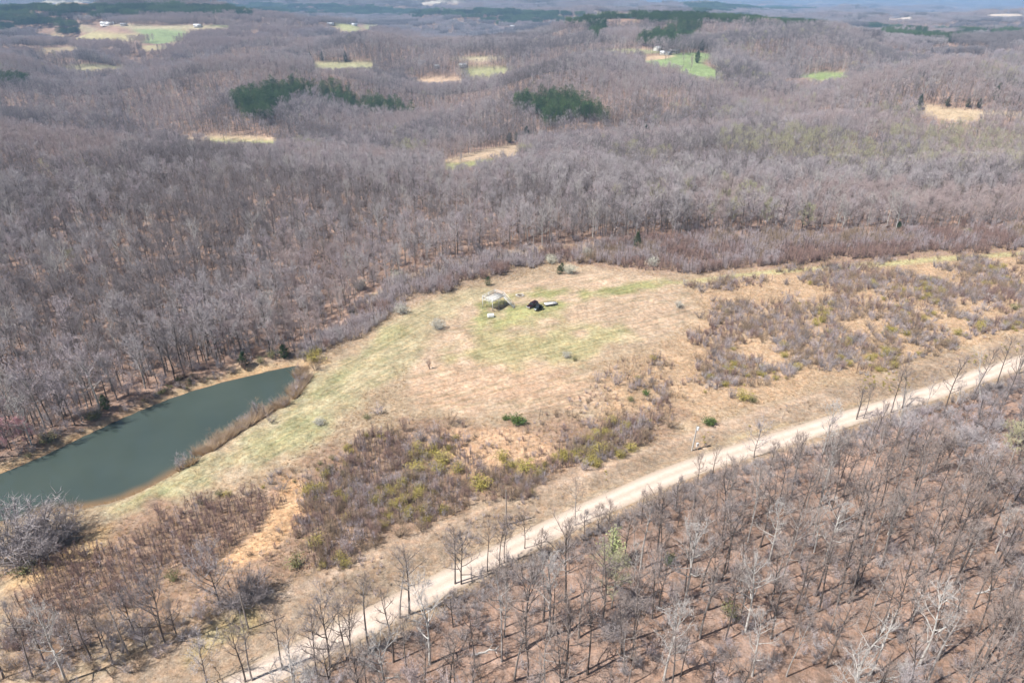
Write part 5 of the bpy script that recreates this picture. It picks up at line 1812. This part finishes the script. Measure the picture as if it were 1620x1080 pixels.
beam(g, [-2.35, .7, .52], [-3.5, 0, .50], .09)
beam(g, [-3.3, 0, .5], [-3.3, 0, .02], .07)
part('tongue', g, black_steel, tr)
for x_ in (-.42, .42):
    for sd_ in (-1, 1):
        disc_wheel(tr, (x_, sd_ * 1.22, .32), .32, .20, rubber, rim_metal)
for sd_ in (-1, 1):
    g = Geo()
    beam(g, [-.95, sd_ * 1.22, .70], [.95, sd_ * 1.22, .70], .24, .03)
    part('fender', g, black_steel, tr)

# ---- raised viewing deck with a stair
c0, c1, c3 = G(763.7, 487), G(778.5, 492), G(791.4, 480.5)
ux = np.array(c1[:2]) - np.array(c0[:2])
rz = math.atan2(ux[1], ux[0])
DW, DL, DH = 4.6, 6.8, 3.9
base = np.array(c0[:2])
dk = thing('raised_deck', 'raised white-weathered timber deck on posts with a stair, in the green field', 'deck', (base[0], base[1], hz(base[0], base[1])), rz)
for x_ in (0, DW):
    for y_ in (0, DL / 2, DL):
        g = Geo()
        beam(g, [x_, y_, -.4], [x_, y_, DH + (.95 if y_ > 1 or True else 0)], .17)
        part('post', g, white_wood, dk)
g = Geo()
for x_ in (-.11, DW + .11):
    beam(g, [x_, -.2, DH - .16], [x_, DL + .2, DH - .16], .06, .26)
for y_ in (-.13, DL / 2 - .13, DL + .13):
    beam(g, [-.2, y_, DH - .42], [DW + .2, y_, DH - .42], .06, .24)
part('beam', g, white_wood, dk)
for i in range(8):
    g = Geo()
    y_ = .25 + i * (DL - .5) / 7
    beam(g, [-.05, y_, DH - .13], [DW + .05, y_, DH - .13], .05, .20)
    part('joist', g, grey_wood, dk)
nb = 21
for i in range(nb):
    if i in (2, 3, 7):        # boards missing
        continue
    g = Geo()
    x_ = .06 + i * (DW - .12) / (nb - 1)
    y0_ = -.15 + (1.6 if i in (0, 1, 4) else 0)
    beam(g, [x_, y0_, DH + .01], [x_, DL + .15, DH + .01 + .02 * math.sin(i * 3.1)], .19, .04)
    part('deck_board', g, white_wood if i % 4 else grey_wood, dk)
for a_, b2 in (((0, 0), (DW, 0)), ((0, 0), (0, DL)), ((0, DL), (DW, DL)), ((DW, 0), (DW, DL - 1.4))):
    g = Geo()
    for z_ in (.48, .95):
        beam(g, [a_[0], a_[1], DH + z_], [b2[0], b2[1], DH + z_], .09, .13)
    part('railing', g, white_wood, dk)
for a_, b2 in (((0, .1, 1.2), (0, DL / 2 - .1, 3.4)), ((DW, DL / 2 + .1, 3.4), (DW, DL - .1, 1.2)), ((.1, DL, 1.2), (DW - .1, DL, 3.4))):
    g = Geo()
    beam(g, a_, b2, .05, .12)
    part('brace', g, grey_wood, dk)
ft = G(813.5, 486.5)
ca, sa = math.cos(-rz), math.sin(-rz)
fl = np.array([(ft[0] - base[0]) * ca - (ft[1] - base[1]) * sa, (ft[0] - base[0]) * sa + (ft[1] - base[1]) * ca])
tp_ = np.array([DW + .12, DL - .7])
dv = norm(np.append(fl - tp_, 0))[:2]
sv = np.array([-dv[1], dv[0]])
g = Geo()
for s_ in (-.55, .55):
    beam(g, [*(tp_ + sv * s_), DH - .10], [*(fl + sv * s_), .05], .06, .28)
stair = part('stair', g, white_wood, dk)
for i in range(17):
    g = Geo()
    f = (i + .5) / 17
    c_ = tp_ + (fl - tp_) * f
    beam(g, [*(c_ - sv * .52), DH * (1 - f) + .03], [*(c_ + sv * .52), DH * (1 - f) + .03], .27, .045)
    link('tread', g.mesh('tread', white_wood if i % 3 else grey_wood), stair)
for s_ in (-.6, .6):
    g = Geo()
    beam(g, [*(tp_ + sv * s_), DH + .9], [*(fl + sv * s_), .95], .08, .12)
    for f in (.0, .33, .66, .98):
        c_ = tp_ + (fl - tp_) * f + sv * s_
        beam(g, [*c_, DH * (1 - f) - .1], [*c_, DH * (1 - f) + .92], .09)
    link('handrail', g.mesh('handrail', white_wood), stair)
# dry weeds under and before the deck
for px, py, H in ((770, 484, 1.1), (786, 489, 1.0), (792, 488, 1.2), (797, 486, 1.0), (789, 493, 1.0), (782, 493, .9)):
    x, y, z = G(px, py)
    shrub('brown%d' % (px % 3), x, y, H, 'dry brown weed clump at the foot of the raised deck', 'weed clumps at the deck', 'weed_clump', 'weeds', 1.1)

# ---- white tank
x, y, z = G(776.5, 502)
tk = thing('plastic_tank', 'white plastic tank lying in the grass below the raised deck', 'tank', (x, y, hz(x, y)), .15)
bevel_box('tank_body', white_plastic, (0, 0, .72), (2.3, 1.3, 1.22), .32, tk, 4)
g = Geo()
cyl(g, (0, 0, 1.30), (0, 0, 1.42), .26, .24, 14)
g.add(np.array([[0, 0, 1.43]] + [[math.cos(t_) * .24, math.sin(t_) * .24, 1.42] for t_ in np.arange(14) * 2 * math.pi / 14]), None, [[0, 1 + i, 1 + (i + 1) % 14] for i in range(14)])
part('lid', g, white_plastic, tk)
g = Geo()
for x_ in (-.7, .7):
    box(g, (x_, 0, .06), (.18, 1.3, .14))
part('skid', g, black_steel, tk)
g = Geo()
cyl(g, (1.14, 0, .3), (1.32, 0, .3), .07, .07, 8)
part('valve', g, black_steel, tk)

# ---- fire ring of stones
x, y, z = G(822.5, 467.5)
fr = thing('fire_ring', 'ring of field stones round a burnt patch above the vehicles', 'fire ring', (x, y, hz(x, y)), 0)
rr_ = np.random.RandomState(4)
for i in range(15):
    a_ = i * 2 * math.pi / 15 + rr_.rand() * .15
    g = Geo()
    s_ = .20 + .14 * rr_.rand()
    v = []
    for la_ in (-1, -.4, .4, 1):
        kk = 7
        rw = s_ * (1.25 if abs(la_) < .5 else .65)
        for j in range(kk):
            t_ = j * 2 * math.pi / kk
            v.append([math.cos(t_) * rw * (.8 + .4 * rr_.rand()), math.sin(t_) * rw * (.8 + .4 * rr_.rand()), la_ * s_ * .75 + s_ * .5])
    ii = np.arange(28).reshape(4, 7)
    nx = np.roll(ii, -1, axis=1)
    v = np.array(v) + np.array([math.cos(a_) * 1.3, math.sin(a_) * 1.25, 0])
    g.add(v, np.stack([ii[:-1], nx[:-1], nx[1:], ii[1:]], -1).reshape(-1, 4), None)
    g.add(v[21:28], None, [[0, j, j + 1] for j in range(1, 6)])
    part('stone', g, white_paint if i == 7 else stone, fr)
g = Geo()
for i in range(16):
    a_ = rr_.rand() * 6.28
    q = np.array([math.cos(a_), math.sin(a_)]) * rr_.rand() * .8
    beam(g, [q[0] - .4 * math.cos(a_ + 1), q[1] - .4 * math.sin(a_ + 1), .08 + .1 * rr_.rand()], [q[0] + .4 * math.cos(a_ + 1), q[1] + .4 * math.sin(a_ + 1), .12 + .2 * rr_.rand()], .08)
part('charred_wood', g, ash, fr)

# ---- utility poles
def pole(px, py, H, label, arm=None, transformer=False, m=None, lean=0.0):
    x, y, z = G(px, py)
    o = thing('utility_pole', label, 'pole', (x, y, z - .1), 0)
    o.rotation_euler = (0, lean, 0)
    g = Geo()
    g.tube([[0, 0, -.5], [0, 0, H * .5], [0, 0, H]], [.16, .135, .11], 10)
    g.add(np.array([[0, 0, H + .03]] + [[math.cos(t_) * .11, math.sin(t_) * .11, H] for t_ in np.arange(8) * math.pi / 4]), None, [[0, 1 + i, 1 + (i + 1) % 8] for i in range(8)])
    part('shaft', g, m or pole_wood, o, True)
    if arm is not None:
        d = np.array([math.cos(arm), math.sin(arm), 0])
        g = Geo()
        beam(g, d * -1.2 + np.array([0, -.15, H - .5]), d * 1.2 + np.array([0, -.15, H - .5]), .10, .13)
        beam(g, d * -.7 + np.array([0, -.15, H - .5]), np.array([0, -.14, H - 1.2]), .04)
        beam(g, d * .7 + np.array([0, -.15, H - .5]), np.array([0, -.14, H - 1.2]), .04)
        part('crossarm', g, pole_wood, o)
    g = Geo()
    cyl(g, (0, 0, H + .02), (0, 0, H + .22), .05, .035, 8)
    part('insulator', g, steel, o)
    if transformer:
        g = Geo()
        cyl(g, (.36, -.1, H - 1.15), (.36, -.1, H - .25), .24, .24, 14)
        for zz, sgn in ((H - 1.15, 1), (H - .25, 1)):
            g.add(np.array([[.36, -.1, zz + (.06 if zz > H - .5 else 0)]] + [[.36 + math.cos(t_) * .24, -.1 + math.sin(t_) * .24, zz] for t_ in np.arange(14) * math.pi / 7]), None, [[0, 1 + i, 1 + (i + 1) % 14] for i in range(14)])
        tf = part('transformer', g, white_paint, o, False)
        g = Geo()
        cyl(g, (.36, -.1, H - .2), (.36, -.1, H + .12), .05, .03, 8)
        link('bushing', g.mesh('bushing', steel), tf)
        g = Geo()
        beam(g, [0, -.05, H - .7], [.2, -.08, H - .7], .08)
        link('bracket', g.mesh('bracket', steel), tf)
        g = Geo()
        cyl(g, (.17, -.03, 0), (.17, -.03, H - 1.2), .035, .035, 6)
        part('conduit', g, white_paint, o)
    return o


pole(393, 994, 8.8, 'bare wooden utility pole on the verge in the lower left', None)
pole(801, 829, 9.2, 'thin wooden utility pole beside the brown thicket above the road', None)
pale_pole = flat_mat('pale_pole_wood', (.52, .50, .47), .85, 0, .2, 2, .2)
pole(1095, 710, 6.9, 'pale utility pole with a white transformer beside the gravel road', None, True, pale_pole, .05)
pole(1355, 660, 8.6, 'grey utility pole with a crossarm among roadside trees at right', R(18), False)
x, y, z = G(1102.5, 709)
pd = thing('meter_pedestal', 'short white electric meter pedestal at the foot of the pale pole', 'meter box', (x, y, z), .3)
bevel_box('cabinet', white_paint, (0, 0, 1.05), (.62, .34, .9), .04, pd)
g = Geo()
for x_ in (-.22, .22):
    beam(g, [x_, 0, -.2], [x_, 0, .62], .09)
part('leg', g, steel, pd)
g = Geo()
cyl(g, (0, -.17, 1.22), (0, -.27, 1.22), .11, .11, 12)
part('meter', g, glass, pd)
g = Geo()
beam(g, [-.34, 0, 1.56], [.34, 0, 1.56], .46, .06)
part('cap', g, white_paint, pd)

# ---- fallen trunks in the wood
LOGS = [(770, 1030, 4.5, .4, 'pale fallen branch on the leaf litter, bottom centre'), (1505, 955, 5.0, 2.3, 'pale split fallen trunk in the right wood'), (1400, 985, 5.5, .9, 'pale fallen log in the bottom right wood'), (1400, 1075, 7, .25, 'long pale fallen log at the bottom edge, right'),
        (1280, 960, 4.0, 2.8, 'dark fallen log in the middle of the right wood'), (1560, 935, 5, .3, 'grey fallen log near the right edge')]
for px, py, L, a_, lab in LOGS:
    x, y, z = G(px, py)
    o = thing('fallen_log', lab, 'log', (x, y, hz(x, y) + .12), a_)
    g = Geo()
    r1 = np.random.RandomState(px)
    pts = np.array([[-L / 2 + L * i / 5, .12 * r1.normal(), .05 * r1.rand()] for i in range(6)])
    g.tube(pts, np.linspace(.22, .09, 6), 7)
    tr_ = part('trunk', g, bark_dark if 'dark' in lab else bark_pale, o)
    for i in (2, 3, 4):
        g = Geo()
        g.tube(bent(pts[i], [.6, r1.normal(), .35 + .3 * r1.rand()], L * .28, 3, 0, .15, r1), [.07, .05, .035, .015], 5)
        part('branch', g, bark_dark if 'dark' in lab else bark_pale, o)


# ---- far houses and barns
def house(px, py, L, Wd, hh, rz, wm, rm, label, name='farm_house', cat='house', nwin=3, wing=None):
    x, y, z = G(px, py)
    o = thing(name, label, cat, (x, y, z - .3), rz)
    g = Geo()
    ph = Wd * .28
    v = [[-L / 2, -Wd / 2, 0], [L / 2, -Wd / 2, 0], [L / 2, Wd / 2, 0], [-L / 2, Wd / 2, 0], [-L / 2, -Wd / 2, hh], [L / 2, -Wd / 2, hh], [L / 2, Wd / 2, hh], [-L / 2, Wd / 2, hh], [-L / 2, 0, hh + ph], [L / 2, 0, hh + ph]]
    g.add(np.array(v), [[0, 1, 5, 4], [1, 2, 6, 5], [2, 3, 7, 6], [3, 0, 4, 7]], [[5, 6, 9], [7, 4, 8]])
    part('wall', g, wm, o)
    g = Geo()
    e = .45
    sl_ = ph / (Wd / 2)
    for sd_ in (-1, 1):
        y1_, z1_ = sd_ * (Wd / 2 + e), hh - sl_ * e
        a4 = [[-L / 2 - e, y1_, z1_ + .03], [L / 2 + e, y1_, z1_ + .03], [L / 2 + e, 0, hh + ph + .03], [-L / 2 - e, 0, hh + ph + .03]]
        hexa(g, a4 + [[q[0], q[1], q[2] + .16] for q in a4])
    rf_ = part('roof', g, rm, o)
    if name == 'farm_house':
        g = Geo()
        box(g, (L * .22, Wd * .12, hh + ph + .35), (.8, .8, 1.3))
        link('chimney', g.mesh('chimney', stone), rf_)
    for i in range(nwin):
        x_ = -L / 2 + L * (i + .75) / (nwin + .8)
        g = Geo()
        box(g, (x_, -Wd / 2 - .03, hh * .55), (1.3, .08, 1.4))
        part('window', g, win_glass, o)
    g = Geo()
    dwid = 3.6 if name == 'barn' else 1.1
    box(g, (L * .40, -Wd / 2 - .04, min(hh * .42, 1.1 if name != 'barn' else 1.8)), (min(dwid, L * .18), .08, min(hh * .84, 2.2 if name != 'barn' else 3.6)))
    part('door', g, door_paint, o)
    return o


house(1041, 80, 17, 9, 4.0, .9, siding, metal_roof, 'large pale farmhouse with a bright roof on the far green pasture')
house(1050, 86, 11, 7, 3.2, -.3, siding, metal_roof, 'low pale outbuilding in front of the far farmhouse', 'outbuilding', 'shed', 2)
house(1057, 87, 8, 6, 3.0, .7, siding, metal_roof, 'small bright shed by the drive of the far farmhouse', 'outbuilding', 'shed', 1)
house(1066, 84, 15, 9, 3.4, .05, siding, shingle, 'grey-roofed outbuilding right of the far farmhouse', 'outbuilding', 'shed', 3)
house(172, 41, 34, 14, 6, .0, white_paint, metal_roof, 'long white barn on the far upper left ridge', 'barn', 'barn', 4)
house(196, 41, 14, 9, 3.5, .3, siding, shingle, 'small house right of the long white barn', 'farm_house', 'house', 3)
house(313, 43, 16, 10, 4, .1, siding, metal_roof, 'pale house in the far strip of pasture at upper left', 'farm_house', 'house', 3)
house(523, 40, 18, 10, 4, .0, white_paint, metal_roof, 'white house at the far end of the upper left pasture strip', 'farm_house', 'house', 3)
house(561, 41, 16, 10, 4, .2, white_paint, metal_roof, 'white house on the small far pasture left of centre', 'farm_house', 'house', 3)
house(667, 101, 12, 8, 3.4, .3, white_paint, shingle, 'pale house half hidden in bare woods, top centre', 'farm_house', 'house', 3)
house(691, 107, 8, 6, 3.0, -.2, white_paint, metal_roof, 'small white shed among bare woods left of the two-house pasture', 'outbuilding', 'shed', 1)
house(732, 106, 12, 8, 3.6, .1, white_paint, metal_roof, 'white house at the left end of the centre pasture', 'farm_house', 'house', 3)
house(811, 43, 18, 10, 4.0, .1, white_paint, metal_roof, 'tiny white house below the top centre pine belt', 'farm_house', 'house', 3)

# ------------------------------------------------------------------ the hazy air
m_haze = bpy.data.materials.new('hazy_air')
m_haze.use_nodes = True
t = m_haze.node_tree
t.nodes.clear()
pv = t.nodes.new('ShaderNodeVolumePrincipled')
pv.inputs['Color'].default_value = (.42, .66, 1.0, 1)
pv.inputs['Density'].default_value = HAZE
pv.inputs['Anisotropy'].default_value = 0.0
om = t.nodes.new('ShaderNodeOutputMaterial')
t.links.new(pv.outputs[0], om.inputs['Volume'])
g = Geo()
zmin = float(gz.min()) - 2.0
zmax = max(float(gz.max()) + 26.0, CAM_H + 4)
hexa(g, [[-23000, -300, zmin], [23000, -300, zmin], [23000, 22000, zmin], [-23000, 22000, zmin], [-23000, -300, zmax], [23000, -300, zmax], [23000, 22000, zmax], [-23000, 22000, zmax]])
hzo = link('haze', g.mesh('haze', m_haze))
hzo['kind'] = 'stuff'
hzo['label'] = 'thin bluish haze in the air over the hills'
hzo['category'] = 'haze'
